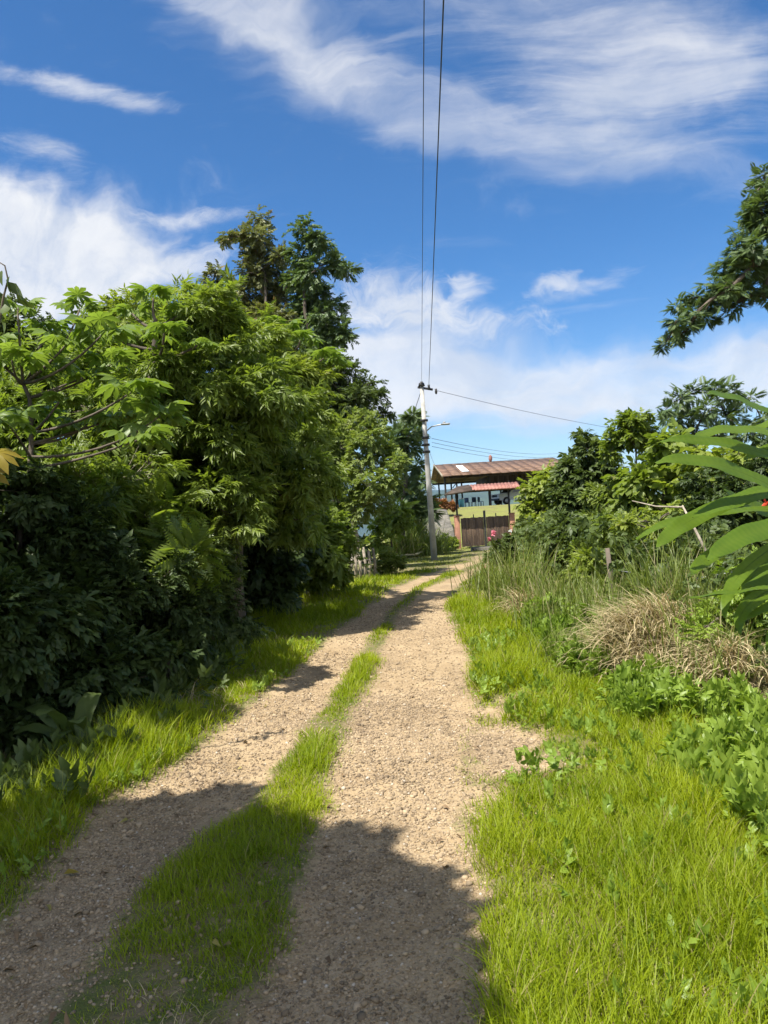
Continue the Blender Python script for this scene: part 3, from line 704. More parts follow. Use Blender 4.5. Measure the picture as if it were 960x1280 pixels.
plant('shrub', 'lobed-leaved bush with broad pale leaves at the top of the dark thicket', 'shrub', 12.8, [(880,575,20),(905,590,18),(862,600,18),(925,570,18),(895,612,18),(945,590,20)], (900, 12.8), 'lobed', .36, 'bright', 112, 1.2, r0=.03, group=RIGHT, parts=SF)
plant('shrub', 'sparse climbing bush draped over the fine-leaved bush below the dead stick', 'shrub', 10.4, [(800,650,16),(825,665,16),(845,690,18),(815,700,16),(780,655,12),(840,640,12)], (820, 10.4), 'broad', .24, 'bright', 113, 1.0, r0=.02, group=RIGHT, parts=SF)
plant('shrub', 'whorled-leaved bush in front of the dark bushy tree', 'shrub', 15.5, [(760,625,16),(745,650,16),(775,640,14),(765,665,16),(740,620,12)], (758, 15.5), 'whorl', .34, 'yellow', 114, 1.3, r0=.03, group=RIGHT, parts=SF)
plant('shrub', 'low leafy bush with fresh light leaves between reeds and small straw mound', 'shrub', 9.8, [(690,760,18),(712,770,16),(672,770,14),(730,765,14)], (700, 9.8), 'broad', .20, 'weed', 115, 1.3, r0=.02, group=RIGHT, parts=SF, dj=.2)
plant('shrub', 'low leafy bush with fresh light leaves behind the biggest straw mound', 'shrub', 8.3, [(840,765,24),(800,770,20),(865,775,20),(775,775,16)], (825, 8.3), 'broad', .20, 'weed', 116, 1.2, r0=.02, group=RIGHT, parts=SF, dj=.25)
plant('shrub', 'small leafy bush at the lane edge under the pink blooms', 'shrub', 15, [(605,735,12),(618,742,12),(596,745,9),(612,725,9)], (608, 15), 'broad', .22, 'bright', 117, 1.4, r0=.02, group=RIGHT, parts=SF, dj=.2)
# big acacia-like trees at the right
plant('acacia_tree', 'feathery flat-topped tree behind the banana-like plant', 'tree', 24, [(848,500,15),(868,492,16),(890,488,16),(912,492,16),(840,520,14),(862,520,18),(885,515,18),(908,520,18),(935,500,14),(950,525,16),(930,545,20),(870,545,20),(895,545,20),(850,545,14),(960,545,26),(832,512,7),(990,520,30)],
      (930, 24), 'pinnate', .46, 'feather', 110, 1.5, r0=.22, dj=1.0, top=(915,520), lumps=8, fill=.05, droop=.1, twigs=8)
plant('acacia_tree', 'large tree leaning in from the right edge with a long lit branch', 'tree', 15, [(955,222,16),(945,240,18),(965,250,23),(938,268,17),(955,285,21),(930,292,14),(985,270,34),(945,312,20),(918,325,16),(935,338,21),(905,340,16),(960,335,21),(890,358,16),(912,362,18),(938,362,20),(868,372,13),(890,380,16),(915,385,16),(850,384,12),(870,394,12),(845,402,10),(862,408,10),(840,420,8),(830,432,8),(850,420,8),(885,398,10),(985,340,34),(960,370,18),(930,310,20),(955,330,22),(970,285,26),(950,262,18),(915,350,18),(900,370,16)],
      (1090, 15), 'pinnate', .27, 'feather', 111, 1.45, r0=.16, dj=.7, top=(1040,380), lumps=10, fill=.2, droop=.15, twigs=5, wob=.03)
# right undergrowth
rng = np.random.default_rng(73); n = 9000
y = rng.uniform(5.5, 26, n); x = 2.7 + rng.uniform(0, 6.5, n)*np.clip(y/9, .5, 2) + np.clip(y-16, 0, 20)*.16
h = rng.random(n)**.9*np.clip((y-4)*.16, .3, 1.1); pts = np.stack([x, y, ground_z(x, y) + .03 + h], 1)
undergrowth('undergrowth', 'tangled green undergrowth filling the right bank', pts, 'broad', .18, 'dark', 74)

# rose shrub with flowers
rs = plant('flower_shrub', 'flowering shrub with pink blooms at the lane side before the gate', 'shrub', 20, [(622,685,10),(632,680,10),(625,698,11),(614,694,8),(638,695,11),(640,672,8),(630,710,9),(618,712,8)], (626, 20), 'broad', .26, 'dark', 121, 1.6, r0=.03, parts=SF, dj=.3)
for k, (px, py, s) in enumerate(((617,667,.085),(611,674,.055),(638,664,.045),(604,709,.06))):
    rng = np.random.default_rng(130+k); c = P(px, py, 19.6); n = 16
    V, Q, T = inst(leaf8(.8, .3, .3), np.repeat(c[None], n, 0), basis(rng.normal(size=(n, 3)) + np.array((0, 0, .3)), rng.normal(size=(n, 3))), np.full(n, s*1.2))
    f = mesh_np('flower', V, Q, T, [M['whiteflower' if k == 2 else 'pink']], rs, attr=rng.random(len(V)))
    if k == 2: f['label'] = 'small white bloom'
# reeds and dry mounds
REED = 'tall grass clumps on the right bank'
for px, py, d, n, L, lab in ((660,775,11.2,320,1.15,'tall upright reed clump with fresh green blades near the flowering shrub'),
        (628,770,12.5,160,.95,'pale greyish reed clump at the lane edge below the pink blooms'),
        (838,800,7.8,230,1.15,'wispy tall grass clump in front of the dark thicket'),
        (700,775,10.2,260,.75,'shorter grass clump between the tall reeds and the pale post'),
        (770,790,8.6,300,.70,'half-dry grass tuft behind the biggest straw mound'),
        (690,795,9.3,240,.55,'low bright grass clump right of the small straw mound'),
        (735,770,9.9,200,.65,'soft green grass clump left of the pale post'),
        (800,775,9.2,180,.65,'soft green grass clump right of the pale post'),
        (860,780,8.2,220,.70,'leafy grass clump under the tip of the lowest big leaves'),
        (610,760,14.5,220,.75,'grey-green grass clump nearest the pink flowering shrub'),
        (720,830,7.7,300,.40,'short grass clump at the lane-side foot of the biggest straw mound'),
        (930,830,6.6,240,.60,'bushy grass clump behind the flattened straw mound'),
        (815,830,6.9,170,.60,'sparse green blades growing up through the biggest straw mound'),
        (900,860,5.9,130,.50,'sparse green blades growing up through the flattened straw mound'),
        (895,815,6.4,220,.75,'thin arching grass clump below the banana-like leaves')):
    X0 = P(px, py, d)[0]; c = np.array((X0, d, gz(X0, d)))
    arching_clump('reed_clump', lab, 'grass clump', c, n, L, .013, 'reed', int(px), REED, .45, rad=.20)
DRY = 'dry straw mounds on the right bank'
for px, py, d, r, hh, n, lab in ((655,785,10.6,.30,.30,600,'small brown straw mound below the tall upright reeds'),
        (805,840,7.0,.52,.48,2600,'biggest tan straw mound, blades combed downhill towards the lane'),
        (895,872,6.0,.30,.30,800,'flattened straw mound right of the biggest one')):
    rng = np.random.default_rng(int(px)); X0 = P(px, py, d)[0] + r*.3; c = np.array((X0, d, gz(X0, d)))
    o = thing('straw_mound', lab, 'straw mound', c, DRY)
    a = rng.uniform(0, 6.283, n); q = np.sqrt(rng.random(n)); base = c + np.stack([np.cos(a)*q*r*1.1, np.sin(a)*q*r*1.3, hh*(1-q**2)*.9], 1)
    V, Q, rn = blades(base, rng.uniform(.25, .75, n)*(.5 + hh), np.full(n, .0065 + .0006*d)*rng.uniform(.6, 1.4, n), rng, 1.5, 5, .65, (-.8, -.5, 0))
    V[:, 2] = np.maximum(V[:, 2], ground_z(V[:, 0], V[:, 1]) + .01 + .05*rn)
    mesh_np('blades', V, Q, None, [M['straw']], o, attr=rn)
    core = MB().ball((X0, d, c[2]-.05), (r*.95, r*1.1, hh*.85), 20, 12)
    ob = core.build('thatch_core', M['straw'], o, smooth=True)

# banana-like plant
def ribbon(pts, width, nrm, rng, tipf=.10, wave=.02, n=56):
    a, m_, e = [np.asarray(p, float) for p in pts]; t = np.linspace(0, 1, n)[:, None]
    c = a*(1-t)**2 + 2*(2*m_ - .5*a - .5*e)*t*(1-t) + e*t*t
    tg = np.gradient(c, axis=0); tg /= np.linalg.norm(tg, axis=1)[:, None]
    L = np.linalg.norm(np.diff(c, axis=0), axis=1).sum()
    side = np.cross(tg, nrm); side /= np.linalg.norm(side, axis=1)[:, None]; up = np.cross(side, tg)
    f = t[:, 0]; w = width*np.clip(np.sin(math.pi*np.clip(f*.93+.05, 0, 1))**.55, .03, 1)*np.where(f > .93, .75, 1)
    ph = rng.uniform(0, 6); V = []
    for s in (-1, -.55, 0, .55, 1):
        lift = .20*abs(s)*w*1.0 - .16*s*s*w + wave*np.sin(f*23+ph+s)*abs(s) + np.where(np.arange(n) % 2, .0009, -.0009)*(abs(s) > 0)*w/width
        V.append(c + side*(s*.5*w)[:, None] + up*lift[:, None])
    V = np.stack(V, 1).reshape(-1, 3); i = np.arange(n-1)[:, None]*5; k = np.arange(4)[None]
    return V, np.stack([i+k, i+k+1, i+5+k+1, i+5+k], -1).reshape(-1, 4), c
bd = 3.3; bx = P(1085, 700, bd)[0]; hb = np.array((bx, bd, gz(bx, bd)))
hp = thing('banana_like_plant', 'big-leaved banana-like plant with red flower bracts reaching in from the right edge', 'plant', hb)
HL = [((1040,560),(945,508),(884,493),36,3.0,(0,-.7,.7)), ((1020,555),(930,537),(866,549),34,3.3,(.1,-.6,.8)), ((1050,610),(930,560),(826,552),34,3.0,(0,-.75,.6)),
      ((1050,660),(920,588),(820,579),40,2.9,(0,-.8,.6)), ((1030,600),(950,617),(866,646),44,3.1,(0,-.6,.8)), ((1020,640),(890,641),(795,674),26,3.2,(.1,-.5,.9)),
      ((960,610),(868,648),(822,684),36,3.05,(-.2,-.9,.4)), ((1060,650),(955,662),(886,700),52,2.8,(.1,-.7,.75)), ((960,660),(893,692),(865,718),30,3.0,(-.2,-.9,.4)),
      ((1040,650),(938,705),(906,772),30,3.0,(-.3,-.9,.2)), ((1060,725),(950,736),(862,747),20,2.9,(0,-.25,1)), ((1030,715),(945,748),(926,792),30,3.1,(-.4,-.85,.2)),
      ((1020,665),(955,702),(934,750),40,3.35,(-.3,-.9,.25)), ((1060,700),(985,715),(925,742),40,3.3,(0,-.6,.8)), ((1050,580),(985,560),(930,575),30,3.5,(0,-.7,.7)), ((1040,640),(965,640),(905,612),34,3.5,(0,-.8,.5)), ((1040,690),(972,700),(905,726),26,3.5,(0,-.6,.8)), ((1050,760),(990,752),(930,775),24,3.2,(.1,-.5,.8)), ((1060,520),(1000,520),(935,540),26,3.6,(0,-.6,.7)), ((1030,745),(985,765),(958,812),26,3.1,(-.4,-.8,.3))]
rng = np.random.default_rng(9); st = MB()
for k, (a, m_, e, w, d, nr) in enumerate(HL):
    pa, pm, pe = P(*a, d+.25), P(*m_, d+.05), P(*e, d-.15)
    V, Q, c = ribbon((pa, pm, pe), w/F*d*.60, np.array(nr, float), rng, wave=.004)
    lf = mesh_np('leaf', V, Q, None, [M['heli']], hp, attr=np.clip(rng.random()*.5 + np.where((np.arange(len(V))//5) % 2, .30, 0) + np.where((np.arange(len(V)) % 5) == 2, .35, 0), 0, .93), smooth=True)
    mr = MB(); mr.tube(c - np.array(nr)*.0035, np.linspace(.006, .0015, len(c)), 5); mr.build('midrib', M['heli'], lf, smooth=True)
    j = hb + np.array((rng.uniform(-.12, .12), rng.uniform(-.1, .1), 0)); q = np.linspace(0, 1, 8)[:, None]; mm = np.array((j[0], j[1], pa[2]*.9))
    st.tube(j*(1-q)**2 + 2*mm*q*(1-q) + pa*q*q, np.linspace(.022, .008, 8), 7)
st.build('stem', M['heli'], hp, smooth=True)
for px, py in ((963,630),(966,656)):
    n = 9; c = P(px, py, 3.4); V, Q, T = inst(leaf8(.5, .3, .2), np.repeat(c[None], n, 0) + rng.normal(size=(n, 3))*.012, basis(rng.normal(size=(n, 3)) + np.array((-.5, 0, .6)), rng.normal(size=(n, 3))), np.full(n, .038))
    mesh_np('flower', V, Q, T, [M['redflower']], hp, attr=rng.random(len(V)))
# young broad leaves among the straw
def broadplant(label, px, py, d, n, L, W, seed, mat='heli'):
    rng = np.random.default_rng(seed); X0 = P(px, py, d)[0]; c = np.array((X0, d, gz(X0, d))); o = thing('broad_leaf_plant', label, 'plant', c)
    for k in range(n):
        a = rng.uniform(0, 6.28); el = rng.uniform(.2, 1.1); dv = np.array((math.cos(a)*math.cos(el), math.sin(a)*math.cos(el), math.sin(el)))
        s = c + np.array((0, 0, .05)); l = L*rng.uniform(.7, 1.2); e = s + dv*l - np.array((0, 0, .25*l)); m_ = s + dv*l*.55 + np.array((0, 0, .06*l))
        V, Q, cc = ribbon((s, m_, e), W*rng.uniform(.8, 1.2), np.array((0.01, -.2, 1)), rng, wave=.004, n=24)
        mesh_np('leaf', V, Q, None, [M[mat]], o, attr=np.full(len(V), rng.random()), smooth=True)
broadplant('young broad-leaved plant sprouting between the two straw mounds', 738, 795, 8.6, 9, .60, .12, 31)
broadplant('single-stemmed plant with two yellowing broad leaves on the flattened straw mound', 915, 855, 5.7, 4, .32, .06, 32)
broadplant('dark broad-leaved plant in the shade at the foot of the left hedge', 95, 940, 5.35, 8, .55, .15, 33, 'dark')
broadplant('glossy broad-leaved plant lit among the dark left shrubs', 85, 800, 5.6, 0, .5, .1, 34) if False else None

# low weeds
def weeds(name, label, pts, kind, size, mat, seed):
    rng = np.random.default_rng(seed); n = len(pts); a = rng.uniform(0, 6.28, n)
    d = np.stack([np.cos(a)*.5, np.sin(a)*.5, rng.uniform(.3, 1.2, n)], 1)
    V, Q, T, rn = place_sprays(kind, pts, d, np.stack([np.cos(a), np.sin(a), np.full(n, 1.2)], 1), size*rng.uniform(.35, 1.45, n), rng)
    o = mesh_np(name, V, Q, T, [M[mat]], attr=rn); tag(o, label, 'weeds', kind='stuff')
rng = np.random.default_rng(75); n = 5200
y = rng.uniform(2.2, 9.5, n); lo = np.interp(y, [2, 3.5, 5, 8, 10], [1.45, 1.5, 1.55, 1.6, 1.65]); x = lo + rng.random(n)**1.2*np.interp(y, [2, 5, 9], [1.2, .8, .5])
k = fbm(x, y, 2.0, 3, 51) > -.06; x, y = x[k], y[k]; pts = np.stack([x, y, ground_z(x, y) + rng.random(len(x))**1.5*.22*np.clip(.8+2*fbm(x, y, 1.5, 2, 55), .2, 1.6)], 1)
weeds('weeds', 'leafy green weeds between the right verge grass and the straw mounds', pts, 'broad', .105, 'weed', 76)
n = 420; y = rng.uniform(4.2, 9, n); x = np.interp(y, [4, 5.5, 9], [-2.45, -2.15, -2.05]) + rng.normal(size=n)*.22; pts = np.stack([x, y, ground_z(x, y) + rng.random(n)*.12], 1)
weeds('weeds', 'dark little weeds along the foot of the left hedge', pts, 'broad', .15, 'dark', 77)
n = 260; y = rng.uniform(2.2, 6, n); x = rng.uniform(.6, 1.5, n); k = track_mask(x, y) < .5; x, y = x[k], y[k]
weeds('weeds', 'small clover-like weeds scattered in the verge grass', np.stack([x, y, ground_z(x, y) + .03 + rng.random(len(x))*.06], 1), 'broad', .07, 'weed', 78)

rng = np.random.default_rng(79); n = 2600; y = 2.1 + rng.random(n)**1.4*7; x = edge(3, y) + rng.random(n)*1.5; k = (track_mask(x, y) < .4) & (fbm(x, y, 1.1, 3, 81) > .02); x, y = x[k], y[k]
weeds('weeds', 'broad-leaved weeds mixed into the right verge grass', np.stack([x, y, ground_z(x, y) + .02 + rng.random(len(x))*.10], 1), 'broad', .075, 'weed', 80)
n = 1500; y = 2.1 + rng.random(n)**1.4*8; x = edge(0, y) - rng.random(n)*1.0; k = (track_mask(x, y) < .4) & (fbm(x, y, 1.1, 3, 83) > .03); x, y = x[k], y[k]
weeds('weeds', 'small broad-leaved weeds growing through the left verge grass', np.stack([x, y, ground_z(x, y) + .02 + rng.random(len(x))*.06], 1), 'broad', .06, 'weed', 82)

# ------------------------------------------------------------------ grass
def grass(name, label, bands, xr, mat, seed, prob=None, flop=.7, clump=(.68, 2.0), edgew=.35):
    rng = np.random.default_rng(seed); VV = []; QQ = []; RR = []; off = 0
    for (y0, y1, dens, L, W, segs) in bands:
        # tufts, then blades round each tuft
        lo = min(xr(y0)[0], xr(y1)[0], xr((y0+y1)/2)[0]); hi = max(xr(y0)[1], xr(y1)[1], xr((y0+y1)/2)[1])
        n = int((hi-lo)*(y1-y0)*dens/9); tx = rng.uniform(lo, hi, n); ty = rng.uniform(y0, y1, n)
        x = np.repeat(tx, 9) + rng.normal(size=n*9)*.035*(1+y0*.06); y = np.repeat(ty, 9) + rng.normal(size=n*9)*.035*(1+y0*.06); lt = np.repeat(rng.uniform(.55, 1.15, n), 9)
        a, b = xr(y); w = fbm(x, y, 1.3, 3, seed)*edgew
        pr = sstep(-.06, .10, x-a+w)*sstep(-.06, .10, b-x+w)*(1-track_mask(x, y))**1.3
        pr *= np.clip(clump[0] + clump[1]*fbm(x, y, .9, 3, seed+5), .05, 1)
        if prob is not None: pr *= prob(x, y)
        k = rng.random(len(x)) < pr; x, y, lt = x[k], y[k], lt[k]; pr = pr[k]
        base = np.stack([x, y, ground_z(x, y) - .01], 1); n = len(x)
        hl = lt*np.clip(.72 + 1.9*fbm(x, y, 1.0, 3, seed+9), .3, 1.4)*(.55+.45*pr)*(1-.6*track_mask(x, y))
        V, Q, rn = blades(base, L*hl*rng.uniform(.6, 1.15, n), W*rng.uniform(.7, 1.35, n), rng, flop, segs)
        sp_ = np.repeat(np.clip(.5 + 1.5*fbm(x, y, 1.7, 3, seed+13), 0, 1), 2*(segs+1)); rn = np.where(rn > .95, rn, .45*rn + .5*sp_); VV.append(V); QQ.append(Q+off); RR.append(rn); off += len(V)
    o = mesh_np(name, np.vstack(VV), np.vstack(QQ), None, [M[mat]], attr=np.concatenate(RR)); tag(o, label, 'grass', kind='stuff'); return o
B1 = lambda k, h: [(1.9, 3.6, 11000*k, .25*h, .0040, 5), (3.6, 5.5, 8000*k, .25*h, .0048, 4), (5.5, 8.5, 4200*k, .25*h, .0068, 3), (8.5, 13, 1800*k, .25*h, .010, 3), (13, 22, 480*k, .22*h, .018, 2)]
RV = lambda y: (edge(3, y) - .10, np.interp(y, [1.5, 3.5, 5, 8, 11, 16, 22], [2.5, 2.1, 2.0, 1.95, 2.0, 2.2, 3.0]))
grass('verge_grass', 'lush sunlit yellow-green grass on the right verge', B1(1.35, 1.0), RV, 'grass', 201, clump=(.8, 1.6))
LV = lambda y: (np.interp(y, [1.5, 4, 5.5, 11, 16.5, 20, 22], [-2.9, -2.7, -2.25, -2.3, -1.5, -.6, -.2]), edge(0, y) + .10)
grass('verge_grass', 'green grass strip between the left hedge and the lane', B1(1.25, 1.05), LV, 'grass', 202, clump=(.8, 1.4))
MV = lambda y: (edge(1, y) - .12, edge(2, y) + .12)
grass('median_grass', 'grass ridge growing between the two wheel tracks', [(1.4, 3.6, 11000, .18, .0040, 5), (3.6, 5.5, 9500, .18, .0048, 4), (5.5, 8.5, 6500, .19, .0068, 3), (8.5, 13, 2600, .19, .010, 3), (13, 20, 900, .17, .016, 2)], MV, 'grass', 203, clump=(.95, .8), edgew=.12)
FV = lambda y: (np.interp(y, [17, 20, 24, 30, 41], [-.6, 0, .1, .2, 1.4]), np.interp(y, [17, 22, 30, 41], [3.2, 4.2, 6.5, 7]))
grass('lawn_grass', 'short sunny grass around the utility pole and gate', [(18, 26, 260, .11, .02, 2), (26, 41, 110, .10, .035, 2)], FV, 'lawn', 204, prob=lambda x, y: np.where((y > 33) | (x < edge(0, y)) | (y > 24), 1, .15))
DVf = lambda y: (edge(0, y) - .9, edge(3, y) + 1.5)
grass('dry_grass', 'dead straw-coloured blades lying among the green verge grass', [(1.9, 5, 1100, .17, .0035, 4), (5, 10, 600, .17, .006, 3)], DVf, 'straw', 206, flop=1.3)
TVf = lambda y: (edge(0, y), edge(3, y) + .3)
grass('sparse_track_grass', 'sparse short sprouts in the gravel of the wheel tracks', [(1.9, 6, 320, .07, .004, 3), (6, 12, 120, .07, .008, 2)], TVf, 'weed', 205)

EVf = lambda y: (edge(0, y) - .2, edge(3, y) + .7)
grass('edge_grass', 'thin short grass creeping from the verges into the gravel', [(1.9, 4, 1800, .085, .0038, 3), (4, 8, 900, .085, .006, 3)], EVf, 'grass', 207, prob=lambda x, y: np.clip(5*track_mask(x, y)*(1-track_mask(x, y)), 0, 1))

# gravel
rng = np.random.default_rng(301)
def stone_tpl(r):
    t = (1+5**.5)/2
    v = np.array([(-1,t,0),(1,t,0),(-1,-t,0),(1,-t,0),(0,-1,t),(0,1,t),(0,-1,-t),(0,1,-t),(t,0,-1),(t,0,1),(-t,0,-1),(-t,0,1)], float)/1.9
    f = [(0,11,5),(0,5,1),(0,1,7),(0,7,10),(0,10,11),(1,5,9),(5,11,4),(11,10,2),(10,7,6),(7,1,8),(3,9,4),(3,4,2),(3,2,6),(3,6,8),(3,8,9),(4,9,5),(2,4,11),(6,2,10),(8,6,7),(9,8,1)]
    v = v*r.uniform(.65, 1.15, (12, 1))*np.array((1, r.uniform(.6, .95), r.uniform(.4, .7))); return v, np.zeros((0, 4), int), np.array(f)
ps = []; rr = []
for j in range(5):
    tp = stone_tpl(rng)
    for (y0, y1, n, s0, s1) in ((1.9, 4, 14000, .003, .011), (4, 7, 10000, .004, .013), (7, 14, 3500, .006, .016), (1.9, 9, 900, .010, .024)):
        y = rng.uniform(y0, y1, n); x = edge(0, y) - .15 + rng.random(n)*(edge(3, y) + .75 - edge(0, y)); mk = track_mask(x, y); k = rng.random(n) < np.clip(mk*1.05, .10, 1)*np.clip(.7+1.6*fbm(x, y, 1.4, 3, 77), .15, 1)
        x, y = x[k], y[k]; n = len(x); s = s0 + (s1-s0)*rng.random(n)**1.8
        a = rng.normal(size=(n, 3)); a[:, 2] *= .25; pos = np.stack([x, y, lane_z(x, y) + fbm(x, y, 9, 3, 41)*.022*sstep(12, 5, y) + s*.15], 1)
        ps.append(inst(tp, pos, basis(a, np.array((0, 0, 1.0)) + rng.normal(size=(n, 3))*.3), s)); rr.append(np.repeat(rng.random(n), 12))
V, Q, T = merge(ps); o = mesh_np('gravel', V, None, T, [M['pebble']], attr=np.concatenate(rr)); tag(o, 'loose reddish tan gravel strewn over the wheel tracks', 'gravel', kind='stuff')
rng = np.random.default_rng(91); n = 420; y = 2.1 + rng.random(n)**1.3*8; x = np.where(rng.random(n) < .6, edge(0, y) - .5 + rng.random(n)*1.0, edge(0, y) + rng.random(n)*(edge(3, y) + .6 - edge(0, y))); a = rng.normal(size=(n, 3)); a[:, 2] *= .2
V, Q, T = inst(leaf8(.45, .35, .4), np.stack([x, y, lane_z(x, y) + .012 + .02*(1-track_mask(x, y))], 1), basis(a, np.array((0, 0, 1.)) + rng.normal(size=(n, 3))*.4), rng.uniform(.02, .055, n)); o = mesh_np('leaf_litter', V, Q, T, [M['litter']], attr=np.repeat(rng.random(n), 8)); tag(o, 'small dry brown leaves littering the lane and its edges', 'leaf litter', kind='stuff')
# fallen leaf on the left track
for px, py, s, lab in ((80,1100,.07,'small yellow fallen leaf on the shaded left wheel track'),(60,905,.09,'pale dead leaf lying under the left shrubs')):
    c = on_ground(px, py); V, Q, T = inst(leaf8(.6, .2, .15), np.array([c + np.array((0, 0, .03))]), basis(np.array([(1, .3, .05)]), np.array([(0, -.2, 1.)])), [s])
    o = mesh_np('fallen_leaf', V, Q, T, [M['autumn']], attr=np.full(len(V), .3)); tag(o, lab, 'leaf')

# ------------------------------------------------------------------ fence stakes, posts, stick
WF = thing('stake_fence', 'short fence of grey weathered wooden stakes beside the clipped round bush', 'fence', P(452,725,19.5) * np.array((1, 1, 0)) + np.array((0, 0, gz(P(452,725,19.5)[0], 19.5))))
rng = np.random.default_rng(12)
for px, d, top in ((436,18.2,692),(443,18.7,686),(449,19.0,690),(455,19.5,684),(461,20,688),(467,20.6,685)):
    x = P(px, 700, d)[0]; z = gz(x, d); t = P(px, top, d); MB().tube([(x, d, z-.05), ((x+t[0])/2+.02, d, (z+t[2])/2), (t[0]+rng.uniform(-.04, .04), d, t[2])], [.045, .04, .036], 8).build('stake', M['stick'], WF)
MB().tube([P(434,705,18.25), P(469,698,20.55)], .015, 6).build('rail', M['stick'], WF)
x = P(765,700,9.6)[0]; z0 = gz(x, 9.6); fp = thing('fence_post', 'pale lichen-white fence post among the right bank weeds', 'post', (x, 9.6, z0))
MB().tube([(x, 9.6, z0-.05), (x-.01, 9.65, z0+.4), (x-.02, 9.7, z0+.80)], [.036, .033, .028], 9).build('post', M['bark'], fp)
MB().tube([P(763,712,9.55), P(860,725,8.9), P(1000,700,7.5)], .004, 5).build('fence_wire', M['galv'], fp)
dsx = thing('dead_stick', 'bare pale dead stick leaning out of the right thicket', 'stick', P(885,700,9.2)); MB().tube([P(890,705,9.2), P(872,668,9.3), P(853,632,9.5)], [.022, .018, .012], 7).build('stem', M['stick'], dsx); MB().tube([P(853,634,9.5), P(820,633,9.8), P(790,626,10)], [.013, .010, .006], 7).build('branch', M['stick'], dsx)
o = MB().tube([on_ground(496,698)+np.array((0,0,.10)), on_ground(520,697)+np.array((0,0,.14)), on_ground(537,691)+np.array((0,0,.2))], .045, 8).build('bamboo_rail', M['pipe']); tag(o, 'pale bamboo rail lying low on the grass beside the pole foot', 'rail')

# ------------------------------------------------------------------ utility pole and wires
pt, pb = P(527,482,29), P(543,700,29); gzp = gz(pb[0], 29); pb[2] = gzp
pole = thing('utility_pole', 'leaning pale concrete utility pole carrying a street lamp', 'utility pole', pb)
MB().tube([pb - np.array((0,0,.2)), (pb+pt)/2, pt], [.125, .10, .072], 16).build('shaft', M['concrete'], pole, smooth=True)
b = MB(); b.tube([pt+np.array((0,0,-.02)), pt+np.array((0,0,.10))], [.13, .10], 12); b.build('pole_cap', M['steel'], pole)
ca, cb = P(522,484,29), P(541,487,29); MB().tube([ca, cb], .045, 8).build('crossarm', M['steel'], pole)
ins_pts = [P(527,479,28.9), P(536,483,28.9), P(545,488,29.1)]
for p in ins_pts:
    b = MB(); b.tube([p-np.array((0,0,.14)), p-np.array((0,0,.05)), p, p+np.array((0,0,.06))], [.03, .055, .04, .05], 10); b.build('insulator', M['steel'], pole)
lf = lambda f: pb + (pt-pb)*f
for f in (.62, .66, .70, .80): b = MB(); b.tube([lf(f)-np.array((0,0,.04)), lf(f)+np.array((0,0,.04))], .15, 12); b.build('clamp', M['steel'], pole)
l0, l1, l2 = P(534,538,28.9), P(545,532,28.4), P(552,530.5,28.2)
arm = MB().tube([l0, (l0+l1)/2+np.array((0,0,.05)), l1, l2], .026, 8).build('lamp_arm', M['galv'], pole)
hd = P(557,530,28.0); b = MB(); b.box(hd, (.34, .16, .07), 0, .03); b.box(hd+np.array((-.05, 0, .06)), (.10, .09, .07), 0, .02); b.build('lamp_head', M['galv'], arm)
def wire(label, pts, r, sag=0, name='power_line', n=24):
    a, e = [np.asarray(p, float) for p in pts]; q = np.linspace(0, 1, n)[:, None]; c = a + (e-a)*q; c[:, 2] -= (sag*4*q*(1-q))[:, 0]
    o = MB().tube(c, r, 6).build(name, M['wire'], smooth=True); tag(o, label, 'power line')
def through(p0, px, py, z):                 # line from p0 over the point seen at px,py at height z, carried on behind the camera
    tu, tv = tan_uv(px, py); d = (z-EYE)/tv; q = np.array((tu*d, d, z)); return q + (q-p0)*(14/np.linalg.norm(q-p0))
wire('thin overhead wire running from the pole top, nearest the trees', (ins_pts[0], through(ins_pts[0], 530, -4, 6.75)), .0055, .02)
wire('thicker overhead wire running from the crossarm towards the viewer', (ins_pts[1], through(ins_pts[1], 554, -4, 6.75)), .0085, .05)
wire('single wire running from the crossarm right over the roof', (ins_pts[2], P(960,549,62)), .008, .7)
for k, (y0, y1, dd, lab) in enumerate(((548,563,66,'uppermost of the three thin cables above the pavilion roof'),(553,567,67,'middle one of the three thin cables above the pavilion roof'),(558,571,68,'lowest of the three thin cables above the pavilion roof'))):
    wire(lab, (P(540,y0,29.1), P(720,y1,dd)), .008, .45, 'service_cable')
wire('short slack cable dropping from the pole to the pavilion gable', (P(536,562,29), P(546,582,76.5)), .008, .25, 'service_cable')
wire('stay wire slanting left from the pole top into the trees', (P(526,490,29), P(516,520,32)), .012, .0, 'stay_wire', 6)

# ------------------------------------------------------------------ gate
gy = 40.0; gx = lambda px, py: P(px, py, gy)[0]; zg = gz(5.0, gy)
gate = thing('gate', 'dark brown double-leaf board gate between brick pillars under a small tiled roof', 'gate', (5.2, gy, zg))
XL, XR = 3.76, 6.62
for xx, zt, lab in ((XL, 1.12, None), (XR, 1.10, None)):
    b = MB(); b.box((xx, gy, (zg-.1+zt)/2), (.27, .27, zt-zg+.1), 0, .015); b.box((xx, gy, zt+.03), (.31, .31, .06), 0, .015); b.build('pillar', M['brick'], gate)
for x0, x1 in ((XL+.20, 5.13), (5.27, XR-.17)):
    b = MB(); nb = 9; w = (x1-x0)/nb
    for i in range(nb): b.box((x0+w*(i+.5), gy-.02+.008*((i*7) % 3), (zg+.08+1.02)/2 + .01*((i*5) % 3)), (w+.004, .03, 1.02-zg-.08), 0, .003)
    lf_ = b.build('door_leaf', M['gatewood'], gate)
    for zz in (zg+.25, .85): b = MB(); b.box(((x0+x1)/2, gy+.03, zz), (x1-x0, .05, .09), 0, .008); b.build('ledge', M['gatewood'], lf_)
